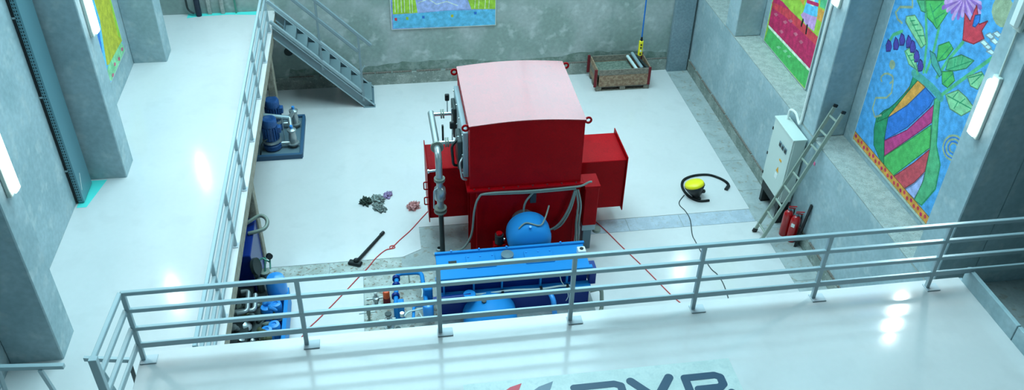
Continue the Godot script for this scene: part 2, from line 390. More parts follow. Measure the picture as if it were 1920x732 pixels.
const MURAL_VASE := [
	["p", "orange", 0, [0.98, 1.63, 1.23, 1.63, 0.99, 1.21, 0.67, 0.81, 0.65, 0.9, 0.84, 1.3]],
	["p", "deepblue", 0, [1.23, 1.63, 1.47, 1.61, 1.44, 1.46, 1.14, 0.94, 0.76, 0.48, 0.64, 0.77, 0.99, 1.21]],
	["p", "pink", 0, [0.76, 0.47, 1.16, 0.91, 1.51, 1.53, 1.58, 1.29, 1.34, 0.94, 0.87, 0.28]],
	["p", "green", 0, [0.86, 0.25, 1.35, 0.92, 1.59, 1.26, 1.72, 0.98, 1.48, 0.6, 1.2, 0.15, 0.97, 0.1]],
	["p", "red", 0, [1.21, 0.14, 1.53, 0.61, 1.73, 0.96, 1.79, 0.64, 1.67, 0.37, 1.51, 0.14]],
	["p", "lavender", 0, [1.53, 0.14, 1.68, 0.35, 1.8, 0.62, 1.83, 0.41, 1.78, 0.17]],
	["p", "darkgreen", 0, [0.72, 1.03, 0.54, 0.86, 0.41, 0.66, 0.44, 0.47, 0.55, 0.26, 0.85, 0.14, 0.91, 0.17, 0.74, 0.5, 0.67, 0.82]],
	["p", "darkgreen", 0, [0.91, 1.67, 0.91, 1.42, 0.72, 1.08, 0.47, 0.71, 0.45, 0.6, 0.65, 0.8, 0.87, 1.3, 1.04, 1.65]],
	["p", "midgreen", 0, [1.48, 1.59, 1.61, 1.26, 1.73, 0.98, 1.83, 0.52, 1.79, 0.15, 1.96, 0.19, 2.1, 0.57, 2.02, 0.91, 1.82, 1.09, 1.67, 1.43, 1.56, 1.71]],
	["l", "darkgreen", 0.025, [1.56, 1.71, 1.67, 1.43, 1.82, 1.09, 2.02, 0.91, 2.1, 0.57, 1.96, 0.19]],
	["l", "teal", 0.11, [0.9, 1.67, 1.09, 1.69, 1.35, 1.7, 1.59, 1.68]],
	["l", "midgreen", 0.05, [0.65, 2.63, 0.96, 2.15, 1.09, 1.79]],
	["l", "midgreen", 0.05, [1.09, 2.46, 1.14, 2.16, 1.15, 1.96, 1.14, 1.82]],
	["l", "midgreen", 0.05, [1.62, 2.5, 1.46, 2.15, 1.38, 1.87]],
	["l", "midgreen", 0.05, [2.2, 2.59, 1.77, 1.99, 1.59, 1.73]],
	["l", "midgreen", 0.05, [0.37, 2.04, 0.2, 1.9, 0.14, 1.73]],
	["l", "midgreen", 0.05, [0.98, 1.71, 0.8, 1.86]],
	["l", "midgreen", 0.05, [0.66, 2.49, 0.49, 2.56]],
	["p", "green", 0, [0.65, 2.63, 1.04, 2.8, 1.16, 2.69, 1.11, 2.54, 1.06, 2.41, 0.94, 2.44, 0.8, 2.45]],
	["p", "palegreen", 0, [0.36, 2.26, 0.53, 2.36, 0.78, 2.29, 0.95, 2.14, 0.88, 2.04, 0.6, 2.12, 0.38, 2.19]],
	["p", "midgreen", 0, [1.49, 2.04, 1.48, 2.19, 1.67, 2.35, 1.92, 2.4, 1.84, 2.25, 1.65, 2.11]],
	["p", "green", 0, [1.2, 2.24, 1.37, 2.38, 1.49, 2.34, 1.42, 2.16, 1.27, 2.04]],
	["p", "green", 0, [1.43, 1.98, 1.62, 2.09, 1.72, 2.01, 1.64, 1.86, 1.52, 1.85]],
	["p", "palegreen", 0, [1.91, 2.17, 2.11, 2.35, 2.2, 2.32, 2.16, 2.13, 2.02, 2.1]],
	["p", "palegreen", 0, [1.65, 1.76, 1.84, 1.94, 2.03, 1.94, 2.23, 1.9, 2.06, 1.69, 1.82, 1.65]],
	["p", "palegreen", 0, [0.56, 1.83, 0.66, 1.94, 0.84, 1.87, 0.95, 1.74, 0.74, 1.72]],
	["p", "teal", 0, [1.07, 2.1, 1.19, 2.11, 1.45, 1.96, 1.42, 1.9, 1.2, 1.96]],
	["p", "midgreen", 0, [0.49, 2.56, 0.63, 2.62, 0.73, 2.49, 0.63, 2.47]],
	["p", "purple", 0, [0.12, 1.79, 0.19, 1.79, 0.25, 1.74, 0.25, 1.67, 0.16, 1.62, 0.11, 1.69]],
	["p", "purple", 0, [0.27, 1.9, 0.34, 1.89, 0.4, 1.84, 0.4, 1.77, 0.31, 1.73, 0.27, 1.79]],
	["p", "purple", 0, [0.37, 2.01, 0.44, 2.01, 0.5, 1.96, 0.5, 1.89, 0.42, 1.85, 0.37, 1.91]],
	["p", "purple", 0, [0.53, 2.06, 0.6, 2.05, 0.65, 2, 0.65, 1.94, 0.58, 1.89, 0.53, 1.96]],
	["p", "purple", 0, [0.64, 2.04, 0.71, 2.04, 0.77, 1.99, 0.77, 1.92, 0.69, 1.88, 0.64, 1.94]],
	["p", "purple", 0, [0.79, 1.97, 0.85, 1.97, 0.91, 1.92, 0.91, 1.85, 0.84, 1.81, 0.79, 1.87]],
	["p", "purple", 0, [0.93, 1.9, 0.99, 1.9, 1.05, 1.85, 1.05, 1.79, 0.98, 1.74, 0.93, 1.8]],
	["l", "darkgreen", 0.014, [0.44, 2.28, 0.92, 2.09]],
	["l", "darkgreen", 0.014, [0.48, 2.25, 0.57, 2.3]],
	["l", "darkgreen", 0.014, [0.55, 2.22, 0.66, 2.28]],
	["l", "darkgreen", 0.014, [0.64, 2.18, 0.76, 2.25]],
	["l", "darkgreen", 0.014, [0.73, 2.15, 0.85, 2.21]],
	["l", "darkgreen", 0.014, [1.52, 2.06, 1.9, 2.39]],
	["l", "darkgreen", 0.014, [1.62, 2.16, 1.59, 2.25]],
	["l", "darkgreen", 0.014, [1.73, 2.25, 1.71, 2.34]],
	["l", "darkgreen", 0.014, [0.58, 1.84, 0.92, 1.74]],
	["l", "darkgreen", 0.014, [0.66, 1.81, 0.75, 1.87]],
	["l", "darkgreen", 0.014, [0.76, 1.79, 0.83, 1.84]],
	["l", "darkgreen", 0.014, [1.94, 2.17, 2.15, 2.34]],
	["l", "darkgreen", 0.014, [2.03, 2.13, 2.14, 2.33]],
	["l", "darkgreen", 0.014, [1.69, 1.77, 2.2, 1.87]],
	["l", "darkgreen", 0.014, [1.8, 1.8, 1.85, 1.92]],
	["l", "darkgreen", 0.014, [1.95, 1.81, 2.01, 1.91]],
	["l", "darkgreen", 0.014, [1.91, 1.81, 1.89, 1.7]],
	["l", "darkgreen", 0.014, [1.3, 2.08, 1.44, 2.37]],
	["l", "darkgreen", 0.014, [1.53, 1.86, 1.65, 2.08]],
	["l", "darkgreen", 0.014, [1.04, 2.44, 0.76, 2.63]],
	["l", "darkgreen", 0.014, [0.96, 2.5, 1.1, 2.66]],
	["l", "darkgreen", 0.014, [0.87, 2.56, 0.99, 2.74]],
	["l", "lilac", 0.06, [1.33, 2.98, 1.67, 3.04]],
	["l", "violet", 0.06, [1.33, 2.98, 1.7, 3]],
	["l", "lilac", 0.06, [1.33, 2.98, 1.72, 2.94]],
	["l", "violet", 0.06, [1.33, 2.98, 1.61, 2.9]],
	["l", "lilac", 0.06, [1.33, 2.98, 1.59, 2.83]],
	["l", "violet", 0.06, [1.33, 2.98, 1.55, 2.77]],
	["l", "lilac", 0.06, [1.33, 2.98, 1.44, 2.78]],
	["l", "violet", 0.06, [1.33, 2.98, 1.38, 2.72]],
	["l", "lilac", 0.06, [1.33, 2.98, 1.29, 2.67]],
	["l", "violet", 0.06, [1.33, 2.98, 1.23, 2.73]],
	["l", "lilac", 0.06, [1.33, 2.98, 1.14, 2.71]],
	["l", "violet", 0.06, [1.33, 2.98, 1.04, 2.7]],
	["l", "lilac", 0.06, [1.33, 2.98, 1.05, 2.78]],
	["p", "scarlet", 0, [1.47, 2.82, 1.61, 2.78, 1.62, 3, 1.78, 2.82, 1.9, 2.92, 1.86, 2.77, 1.95, 2.71, 1.81, 2.57, 1.6, 2.52]],
	["p", "deepblue", 0, [1.66, 2.88, 1.74, 2.93, 1.77, 2.85, 1.73, 2.76, 1.68, 2.75]],
	["l", "tan", 0.035, [2.24, 3.2, 2.26, 3.13, 2.25, 3.06, 2.2, 3, 2.13, 2.97, 2.05, 2.97, 1.98, 3, 1.92, 3.05, 1.9, 3.12, 1.91, 3.2, 1.96, 3.25, 2.03, 3.28, 2.12, 3.28, 2.19, 3.25, 2.24, 3.2]],
	["l", "tan", 0.035, [2.18, 3.17, 2.19, 3.13, 2.18, 3.09, 2.16, 3.05, 2.11, 3.03, 2.06, 3.03, 2.02, 3.05, 1.99, 3.08, 1.97, 3.13, 1.98, 3.17, 2.01, 3.2, 2.05, 3.22, 2.1, 3.22, 2.15, 3.2, 2.18, 3.17]],
	["l", "tan", 0.035, [2.12, 3.14, 2.13, 3.13, 2.12, 3.11, 2.11, 3.1, 2.1, 3.09, 2.08, 3.09, 2.06, 3.1, 2.05, 3.11, 2.04, 3.13, 2.04, 3.14, 2.06, 3.16, 2.07, 3.16, 2.09, 3.16, 2.11, 3.16, 2.12, 3.14]],
	["l", "tan", 0.03, [0.27, 1.19, 0.24, 1.2, 0.23, 1.22, 0.23, 1.25, 0.25, 1.28, 0.28, 1.32, 0.33, 1.35, 0.37, 1.37, 0.42, 1.38, 0.46, 1.39, 0.49, 1.38, 0.51, 1.36, 0.51, 1.34, 0.5, 1.31, 0.47, 1.27]],
	["l", "tan", 0.025, [0.44, 1.56, 0.45, 1.53, 0.44, 1.51, 0.43, 1.49, 0.4, 1.47, 0.38, 1.47, 0.35, 1.48, 0.33, 1.5, 0.33, 1.52, 0.33, 1.55, 0.35, 1.57, 0.37, 1.58, 0.4, 1.58, 0.43, 1.57, 0.44, 1.56]],
	["l", "tan", 0.03, [0.49, 1.04, 0.25, 0.9, 0.25, 0.72, 0.37, 0.64, 0.5, 0.75]],
	["l", "tan", 0.03, [0.52, 1.34, 0.57, 1.17, 0.49, 1.04]],
	["l", "tan", 0.035, [0.38, 2.51, 0.43, 2.43, 0.16, 2.31, 0.1, 2.2, 0.19, 2.14, 0.31, 2.14]],
	["l", "tan", 0.03, [2.19, 1.1, 2.13, 1.08, 2.08, 1.07, 2.03, 1.08, 1.98, 1.11, 1.95, 1.14, 1.94, 1.19, 1.94, 1.24, 1.96, 1.29, 1.99, 1.34, 2.04, 1.38, 2.09, 1.41, 2.14, 1.43, 2.2, 1.43, 2.25, 1.42]],
	["l", "tan", 0.03, [2.17, 1.14, 2.13, 1.13, 2.09, 1.13, 2.06, 1.13, 2.03, 1.15, 2.01, 1.18, 2, 1.21, 2, 1.24, 2.01, 1.28, 2.04, 1.32, 2.07, 1.34, 2.1, 1.37, 2.14, 1.38, 2.18, 1.38, 2.21, 1.37]],
	["l", "tan", 0.03, [2.16, 1.19, 2.13, 1.18, 2.11, 1.18, 2.09, 1.19, 2.08, 1.2, 2.06, 1.21, 2.06, 1.23, 2.06, 1.25, 2.07, 1.27, 2.08, 1.29, 2.1, 1.31, 2.12, 1.32, 2.14, 1.33, 2.16, 1.33, 2.18, 1.32]],
	["l", "deepblue", 0.02, [2.18, 1.12, 2.13, 1.11, 2.09, 1.1, 2.04, 1.11, 2.01, 1.13, 1.98, 1.16, 1.97, 1.2, 1.97, 1.24, 1.99, 1.29, 2.02, 1.33, 2.05, 1.36, 2.1, 1.39, 2.14, 1.4, 2.19, 1.41, 2.23, 1.4]],
	["l", "deepblue", 0.02, [2.16, 1.18, 2.13, 1.17, 2.11, 1.16, 2.08, 1.17, 2.06, 1.18, 2.05, 1.2, 2.04, 1.22, 2.04, 1.25, 2.05, 1.27, 2.06, 1.3, 2.09, 1.32, 2.11, 1.33, 2.14, 1.34, 2.17, 1.35, 2.19, 1.34]],
	["p", "white", 0, [1.95, 2.76, 2.01, 2.82, 2.1, 2.81, 2.06, 2.76]],
	["p", "white", 0, [2.06, 2.74, 2.11, 2.8, 2.2, 2.79, 2.16, 2.74]],
	["p", "white", 0, [1.98, 2.63, 2.03, 2.69, 2.12, 2.68, 2.08, 2.63]],
	["p", "white", 0, [2.05, 2.83, 2.11, 2.89, 2.2, 2.88, 2.16, 2.83]],
	["p", "white", 0, [1.9, 2.64, 1.95, 2.7, 2.05, 2.69, 2.01, 2.64]],
	["p", "white", 0, [2.06, 2.6, 2.12, 2.66, 2.21, 2.66, 2.17, 2.61]],
]
const MURAL_CHILD := [
	["p", "magenta", 0, [0.02, 0.9, 0.05, 0.32, 1.95, 0.36, 1.92, 0.99, 0.75, 0.95, 0.39, 0.96]],
	["p", "green", 0, [0.08, 0.31, 1.91, 0.35, 1.89, 0.02, 0.02, -0.01]],
	["l", "cream", 0.05, [0.07, 0.32, 1.94, 0.37]],
	["p", "crimson", 0, [-0.01, 0.78, 0.7, 0.94, 1.92, 0.99, 1.92, 0.84, 0.61, 0.77, 0.07, 0.69]],
	["p", "orange", 0, [0.88, 1.28, 1.15, 1.4, 1.16, 1.23]],
	["p", "orange", 0, [1.66, 1.42, 1.9, 1.46, 1.93, 1.26, 1.68, 1.23]],
	["p", "midgreen", 0, [1.64, 1.64, 1.92, 1.76, 1.89, 1.49, 1.69, 1.45]],
	["p", "sky", 0, [1.25, 1.46, 1.57, 1.61, 1.69, 1.27, 1.5, 1.2, 1.2, 1.13, 1.23, 1.34]],
	["p", "lilac", 0, [1.2, 1.13, 1.5, 1.2, 1.69, 1.26, 1.7, 1.01, 1.37, 0.98, 1.14, 1.05]],
	["p", "cream", 0, [1.3, 1.46, 1.47, 1.54, 1.49, 1.36, 1.39, 1.34]],
	["l", "magenta", 0.06, [1.26, 1.35, 1.62, 1.45]],
	["l", "black", 0.05, [1.26, 1.01, 1.25, 0.9]],
	["l", "black", 0.05, [1.44, 0.99, 1.46, 0.86]],
	["p", "rose", 0, [0.15, 0.62, 0.26, 0.68, 0.35, 0.68, 0.27, 0.61]],
	["p", "rose", 0, [0.56, 0.65, 0.66, 0.72, 0.75, 0.72, 0.67, 0.65]],
	["p", "rose", 0, [0.5, 0.44, 0.59, 0.5, 0.69, 0.5, 0.61, 0.43]],
	["p", "rose", 0, [1.03, 0.65, 1.12, 0.71, 1.21, 0.71, 1.14, 0.64]],
	["p", "rose", 0, [1.28, 0.62, 1.36, 0.68, 1.45, 0.68, 1.38, 0.61]],
	["p", "rose", 0, [0.74, 0.76, 0.84, 0.83, 0.93, 0.82, 0.85, 0.76]],
	["p", "palegreen", 0, [0.53, 0.13, 0.63, 0.2, 0.73, 0.21, 0.64, 0.14]],
	["p", "palegreen", 0, [0.8, 0.19, 0.9, 0.26, 0.99, 0.27, 0.91, 0.2]],
	["p", "palegreen", 0, [0.99, 0.18, 1.08, 0.25, 1.17, 0.26, 1.09, 0.19]],
]
const MURAL_YELLOW := [
	["p", "sky", 0, [0.36, 1.48, 0.67, 1.35, 0.68, 0.9, 0.37, 0.25, 0.17, 0.33, 0.15, 0.79]],
	["p", "deepblue", 0, [0.42, 0.93, 0.5, 0.88, 0.37, 0.53, 0.26, 0.51, 0.29, 0.72]],
	["p", "ochre", 0, [0.64, 1.36, 1.47, 0.99, 1.46, 0.19, 0.56, 0.22, 0.39, 0.29, 0.53, 0.64, 0.66, 0.95]],
	["p", "lime", 0, [1.39, 1.03, 1.58, 0.95, 1.46, 0.19, 1.31, 0.35]],
	["p", "palegreen", 0, [1.39, 0.2, 1.53, -0.05, 0.47, -0.03, 0.15, 0.14, 0.42, 0.25]],
	["p", "rose", 0, [1.3, 0.13, 1.41, 0.09, 1.37, 0.04, 1.27, 0.09]],
	["p", "rose", 0, [1.01, 0.1, 1.12, 0.06, 1.08, 0.01, 0.98, 0.06]],
	["p", "rose", 0, [0.74, 0.15, 0.84, 0.1, 0.81, 0.06, 0.71, 0.1]],
	["p", "rose", 0, [0.51, 0.07, 0.61, 0.03, 0.57, -0.02, 0.48, 0.03]],
]
const MURAL_STREET := [
	["p", "sky", 0, [0.02, 0.02, 2.13, -0.01, 2.13, 0.34, 1.13, 0.36, 0.51, 0.33, 0.03, 0.32]],
	["p", "lime", 0, [0.04, 0.81, 0.48, 0.79, 0.53, 0.34, 0.03, 0.33]],
	["p", "lavender", 0, [0.48, 0.79, 1.48, 0.74, 1.63, 0.38, 1.13, 0.37, 0.53, 0.34]],
	["p", "lime", 0, [1.51, 0.74, 2.13, 0.72, 2.13, 0.35, 1.63, 0.37]],
	["l", "cream", 0.012, [0.08, 0.8, 0.08, 0.37]],
	["l", "cream", 0.012, [0.15, 0.8, 0.14, 0.36]],
	["l", "cream", 0.012, [0.21, 0.8, 0.21, 0.36]],
	["l", "cream", 0.012, [0.28, 0.8, 0.27, 0.36]],
	["l", "cream", 0.012, [0.38, 0.79, 0.38, 0.35]],
	["l", "cream", 0.012, [0.43, 0.79, 0.43, 0.35]],
	["l", "cream", 0.012, [1.72, 0.73, 1.7, 0.38]],
	["l", "cream", 0.012, [1.8, 0.73, 1.78, 0.38]],
	["l", "cream", 0.012, [1.93, 0.72, 1.91, 0.37]],
	["l", "cream", 0.012, [2.01, 0.72, 1.99, 0.37]],
	["p", "crimson", 0, [0.06, 0.25, 0.11, 0.25, 0.11, 0.18, 0.06, 0.19]],
	["p", "lime", 0, [0.29, 0.26, 0.34, 0.26, 0.34, 0.19, 0.29, 0.2]],
	["p", "deepblue", 0, [0.62, 0.27, 0.67, 0.27, 0.67, 0.21, 0.62, 0.21]],
	["p", "ochre", 0, [1.21, 0.27, 1.26, 0.27, 1.26, 0.21, 1.21, 0.21]],
	["p", "deepblue", 0, [1.68, 0.31, 1.74, 0.31, 1.74, 0.25, 1.69, 0.25]],
	["p", "sky", 0, [1.83, 0.27, 1.89, 0.27, 1.89, 0.2, 1.84, 0.2]],
	["l", "cream", 0.015, [0.55, 0.56, 0.76, 0.63, 0.92, 0.51, 1.13, 0.56, 1.35, 0.46]],
]

func painting(size: Vector2, base: Color, shapes: Array, sd: int, ppm := 250.0, dots := [], outlined := false) -> ImageTexture:
	var w := int(size.x * ppm)
	var h := int(size.y * ppm)
	var im := Image.create(w, h, false, Image.FORMAT_RGB8)
	im.fill(base)
	for s in shapes:
		var pts := PackedVector2Array()
		var a: Array = s[3]
		for i in range(0, a.size(), 2): pts.append(Vector2(a[i] * ppm, h - a[i + 1] * ppm))
		if s[0] == "l":
			for poly in Geometry2D.offset_polyline(pts, float(s[2]) * ppm * 0.5, Geometry2D.JOIN_ROUND, Geometry2D.END_ROUND):
				if not Geometry2D.is_polygon_clockwise(poly): fill_poly(im, poly, INK[s[1]])
		else:
			fill_poly(im, pts, INK[s[1]])
			var loop := pts.duplicate()
			loop.append(pts[0])
			if outlined:
				stroke_poly(im, loop, (INK[s[1]] as Color).darkened(.35), .014 * ppm)
	for d in dots:   # [u, v, radius, colour]
		var c := Vector2(d[0] * ppm, h - d[1] * ppm)
		var ring := PackedVector2Array()
		for k in 12: ring.append(c + Vector2(cos(TAU * k / 12), sin(TAU * k / 12)) * d[2] * ppm)
		fill_poly(im, ring, INK[d[3]])
	# crayon grain: light streaks and uneven pigment
	var A := noise(sd, .03, 512, 4)
	var B := noise(sd + 3, .2, 512, 2)
	var data := im.get_data()
	for y in h:
		for x in w:
			var q := (y & 511) * 512 + (x & 511)
			var g := 0.86 + 0.28 * A[q] / 255.0
			var lift := 16 if B[q] > 176 else 0
			var i := (y * w + x) * 3
			data[i] = mini(int(data[i] * g) + lift, 255)
			data[i + 1] = mini(int(data[i + 1] * g) + lift, 255)
			data[i + 2] = mini(int(data[i + 2] * g) + lift, 255)
	return ImageTexture.create_from_image(Image.create_from_data(w, h, false, Image.FORMAT_RGB8, data))

func stroke_poly(im: Image, loop: PackedVector2Array, col: Color, w: float) -> void:   # a drawn outline, one short pen stroke per side
	for i in loop.size() - 1:
		var d := (loop[i + 1] - loop[i]).normalized()
		var q := Vector2(-d.y, d.x) * w * 0.5
		fill_poly(im, PackedVector2Array([loop[i] - q - d * w * .3, loop[i] + q - d * w * .3, loop[i + 1] + q + d * w * .3, loop[i + 1] - q + d * w * .3]), col)

func fill_poly(im: Image, p: PackedVector2Array, col: Color) -> void:
	var lo := INF
	var hi := -INF
	for q in p:
		lo = minf(lo, q.y); hi = maxf(hi, q.y)
	for y in range(maxi(0, int(lo)), mini(im.get_height(), int(hi) + 1)):
		var xs := []
		var yy := y + 0.5
		for i in p.size():
			var a := p[i]
			var b := p[(i + 1) % p.size()]
			if (a.y <= yy) != (b.y <= yy): xs.append(a.x + (yy - a.y) / (b.y - a.y) * (b.x - a.x))
		xs.sort()
		for i in range(0, xs.size() - 1, 2):
			var x0 := maxi(0, int(round(xs[i])))
			var x1 := mini(im.get_width(), int(round(xs[i + 1])))
			if x1 > x0: im.fill_rect(Rect2i(x0, y, x1 - x0, 1), col)

# ---------------------------------------------------------------- from a pixel of the 1920 x 732 photograph to a point on a known plane
var eye := Vector3(0, 9.3, 0)
var turned := Basis.from_euler(Vector3(-.639894, -.166966, .0281886))
func ray(x: float, y: float) -> Vector3: return turned * Vector3((x - 960.0) / 1634.68, -(y - 366.0) / 1634.68, -1.0)
func on_y(x: float, y: float, at: float) -> Vector3:
	var d := ray(x, y)
	return eye + d * ((at - eye.y) / d.y)
func on_x(x: float, y: float, at: float) -> Vector3:
	var d := ray(x, y)
	return eye + d * ((at - eye.x) / d.x)
func on_z(x: float, y: float, at: float) -> Vector3:
	var d := ray(x, y)
	return eye + d * ((at - eye.z) / d.z)
func zs(at: float, px: Array) -> Array: return px.map(func(q): return on_z(q[0], q[1], at))
func ys(at: float, px: Array) -> Array: return px.map(func(q): return on_y(q[0], q[1], at))

# ================================================================ scene
const TINT := Color(.735, .95, 1.0)    # the cool daylight that fills the hall (sRGB)

func _ready() -> void:
	set_camera_and_light()
	make_materials()
	build_shell()
	build_floors()
	build_railings()
	build_stairs()
	build_murals()
	build_generator()
	build_turbine()
	build_manifold()
	build_pump_skid()
	build_hydraulic_unit()
	build_lamps()
	build_wall_side()
	build_floor_things()
	build_gallery_things()

func set_camera_and_light() -> void:
	var cam := Camera3D.new()
	cam.name = "camera"
	add_child(cam)
	cam.position = eye
	cam.basis = turned
	cam.fov = rad_to_deg(2.0 * atan(366.0 / 1634.68))
	cam.near = 0.1
	cam.far = 200
	cam.current = true
	var we := WorldEnvironment.new()
	we.name = "environment"
	var env := Environment.new()
	env.background_mode = Environment.BG_SKY
	var sky := Sky.new()
	var sm := ProceduralSkyMaterial.new()      # an overcast sky, even all round
	sm.sky_top_color = Color(.78, .93, .97)
	sm.sky_horizon_color = Color(.80, .95, .98)
	sm.ground_bottom_color = Color(.45, .5, .5)
	sm.ground_horizon_color = Color(.8, .95, .98)
	sm.energy_multiplier = 2.2
	sky.sky_material = sm
	env.sky = sky
	env.tonemap_mode = Environment.TONE_MAPPER_LINEAR
	env.tonemap_exposure = 1.0
	env.sdfgi_enabled = true
	env.ssao_enabled = true
	env.ssil_enabled = true
	we.environment = env
	add_child(we)
	# daylight through the tall window of the back wall, above the frame of the photograph: the roof of the generator hood and the near platform mirror it
	var day := AreaLight3D.new()
	day.name = "window_daylight"
	day.area_size = Vector2(9.0, 11.0)
	day.light_color = TINT
	day.light_energy = 64.0
	day.light_specular = 1.0
	day.shadow_enabled = true
	add_child(day)
	day.position = Vector3(.9, 10.05, BACK + .06)
	day.rotation = Vector3(0, PI, 0)
	# fill light under an added, unseen roof light, to brighten walls and floor
	var roof := AreaLight3D.new()
	roof.name = "added_roof_light"
	roof.area_size = Vector2(8.0, 8.4)
	roof.light_color = TINT
	roof.light_energy = 215.0
	roof.shadow_enabled = true
	add_child(roof)
	roof.position = Vector3(1.5, CEIL - .06, -11.6)
	roof.rotation = Vector3(-PI / 2, 0, 0)

func build_shell() -> void:
	# back wall with its high window opening
	var x0 := GWALL - .3
	var x1 := NICHE + .3
	var bw := mb()
	bw.span(Vector3(x0, -.3, BACK - .3), Vector3(x1, 4.5, BACK))
	bw.span(Vector3(x0, 15.6, BACK - .3), Vector3(x1, CEIL, BACK))
	bw.span(Vector3(x0, 4.5, BACK - .3), Vector3(-3.65, 15.6, BACK))
	bw.span(Vector3(5.45, 4.5, BACK - .3), Vector3(x1, 15.6, BACK))
	var back := struct(bw, "wall_back", K.backwall, "grey-green concrete back wall, patchy and stained")
	part(mb().span(Vector3(GEDGE - .3, 0, BACK), Vector3(6.18, .29, BACK + .03), .008), "plinth", K.plinth, back)
	var seam := mb()
	var rng := RandomNumberGenerator.new()
	rng.seed = 5
	var sx := -2.0
	while sx < 6.15:
		var l := rng.randf_range(.25, .7)
		seam.span(Vector3(sx, .29 + rng.randf_range(-.008, .004), BACK), Vector3(minf(sx + l, 6.17), .298 + rng.randf_range(0, .012), BACK + .034))
		sx += l + rng.randf_range(0, .12)
	part(seam, "rusty_seam", K.rust, back)
	# water mark above the plinth: a stain with a ragged upper edge
	var edge := PackedVector2Array([Vector2(-2.0, .315), Vector2(6.16, .315)])
	var hx := 6.16
	while hx > -2.0:
		edge.append(Vector2(hx, .47 + .05 * sin(hx * 1.7) + rng.randf_range(-.03, .03)))
		hx -= rng.randf_range(.06, .2)
	part(mb().prism(edge, Vector3(0, 0, BACK), Vector3.RIGHT, Vector3.UP, Vector3(0, 0, .003)), "water_mark", K.damp, back)
	part(mb().disc(on_z(541, 97, BACK), Vector3.BACK, .09, .03, 18), "capped_hole", K.darkpipe, back)
	# the high window: frame, mullions, panes
	var fr := mb()
	for e in [[Vector3(-3.65, 4.5, 0), Vector3(5.45, 4.58, 0)], [Vector3(-3.65, 15.52, 0), Vector3(5.45, 15.6, 0)], [Vector3(-3.65, 4.5, 0), Vector3(-3.57, 15.6, 0)], [Vector3(5.37, 4.5, 0), Vector3(5.45, 15.6, 0)]]:
		fr.span(e[0] + Vector3(0, 0, BACK - .2), e[1] + Vector3(0, 0, BACK - .1))
	var win := struct(fr, "window_1", K.steel, "tall daylight window high in the back wall")
	for k in range(1, 4): part(mb().span(Vector3(-3.68 + 2.275 * k, 4.58, BACK - .18), Vector3(-3.62 + 2.275 * k, 15.52, BACK - .12)), "mullion", K.steel, win)
	for k in 4:
		part(mb().span(Vector3(-3.6 + 2.275 * k, 4.58, BACK - .155), Vector3(-1.42 + 2.275 * k, 15.52, BACK - .145)), "pane", K.glass, win)
	# gallery-side wall and its pillars
	var gl := struct(mb().span(Vector3(GWALL - .3, -.3, BACK), Vector3(GWALL, CEIL, NEAR)), "wall_left", K.pillar, "pale concrete wall of the gallery")
	for z in [-14.6, -11.03, -7.46, -3.89]:
		part(mb().span(Vector3(GWALL, GALLERY - .25, z - .46), Vector3(-3.83, CEIL, z), .012), "pillar", K.pillar, gl)
	# machine-hall wall: lower wall, ledge, recessed wall, pillars flush with the lower wall
	var rw := mb()
	rw.span(Vector3(WALL, -.3, BACK), Vector3(NICHE + .3, LEDGE - .02, NEAR))
	rw.span(Vector3(NICHE, LEDGE - .02, BACK), Vector3(NICHE + .3, CEIL, -7.3))
	rw.span(Vector3(NICHE, 5.0, -7.3), Vector3(NICHE + .3, CEIL, NEAR))
	var right := struct(rw, "wall_right", K.concrete, "grey concrete wall with a ledge and pillars framing the murals")
	part(mb().span(Vector3(WALL, LEDGE - .02, BACK), Vector3(NICHE, LEDGE, NEAR), .005), "ledge", K.ledge, right)
	for z in [-14.43, -10.85, -7.3, -3.73]:
		part(mb().span(Vector3(WALL, LEDGE, z - .5), Vector3(NICHE, CEIL, z), .012), "pillar", K.pillar, right)
	part(mb().span(Vector3(WALL - .025, 0, BACK), Vector3(WALL, .26, -6.0), .006), "plinth", K.plinth, right)
	var seam2 := mb()
	var sz := -16.4
	while sz < -6.2:
		var l2 := rng.randf_range(.3, .9)
		seam2.span(Vector3(WALL - .032, .255 + rng.randf_range(-.006, .004), sz), Vector3(WALL, .262 + rng.randf_range(0, .01), minf(sz + l2, -6.0)))
		sz += l2 + rng.randf_range(0, .15)
	part(seam2, "rusty_seam", K.rust, right)
	struct(mb().span(Vector3(GWALL - .3, -.3, NEAR), Vector3(NICHE + .3, CEIL, NEAR + .3)), "wall_near", K.dark_wall, "unseen control-room wall behind the viewer, coloured dark to weaken bounced light")  # dark colour set to cut bounce onto the faces turned to the camera
	# ceiling with an unseen roof light, added to brighten the hall
	var ce := mb()
	ce.span(Vector3(x0, CEIL, BACK - .3), Vector3(x1, CEIL + .3, -15.8))
	ce.span(Vector3(x0, CEIL, -7.4), Vector3(x1, CEIL + .3, NEAR + .3))
	ce.span(Vector3(x0, CEIL, -15.8), Vector3(-2.5, CEIL + .3, -7.4))
	ce.span(Vector3(5.5, CEIL, -15.8), Vector3(x1, CEIL + .3, -7.4))
	struct(ce, "ceiling", K.roof, "light grey ceiling of the hall")
	var bars := mb()
	for k in 5: bars.span(Vector3(-2.5, CEIL + .1, -15.8 + 2.08 * k), Vector3(5.5, CEIL + .18, -15.72 + 2.08 * k))
	var sl := struct(bars, "added_window_2", K.steel, "unseen roof light added in the ceiling to brighten the machine floor")
	for k in 4: part(mb().span(Vector3(-2.5, CEIL + .13, -15.72 + 2.08 * k), Vector3(5.5, CEIL + .14, -13.74 + 2.08 * k)), "pane", K.glass, sl)
	# side bay that opens beside the platform, under the wall
	var bay := mb()
	bay.span(Vector3(NICHE + .3, -.3, -7.6), Vector3(10.3, 5.3, -7.3))
	bay.span(Vector3(10.0, -.3, -7.3), Vector3(10.3, 5.3, NEAR))
	bay.span(Vector3(NICHE + .3, -.3, NEAR), Vector3(10.3, 5.3, NEAR + .3))
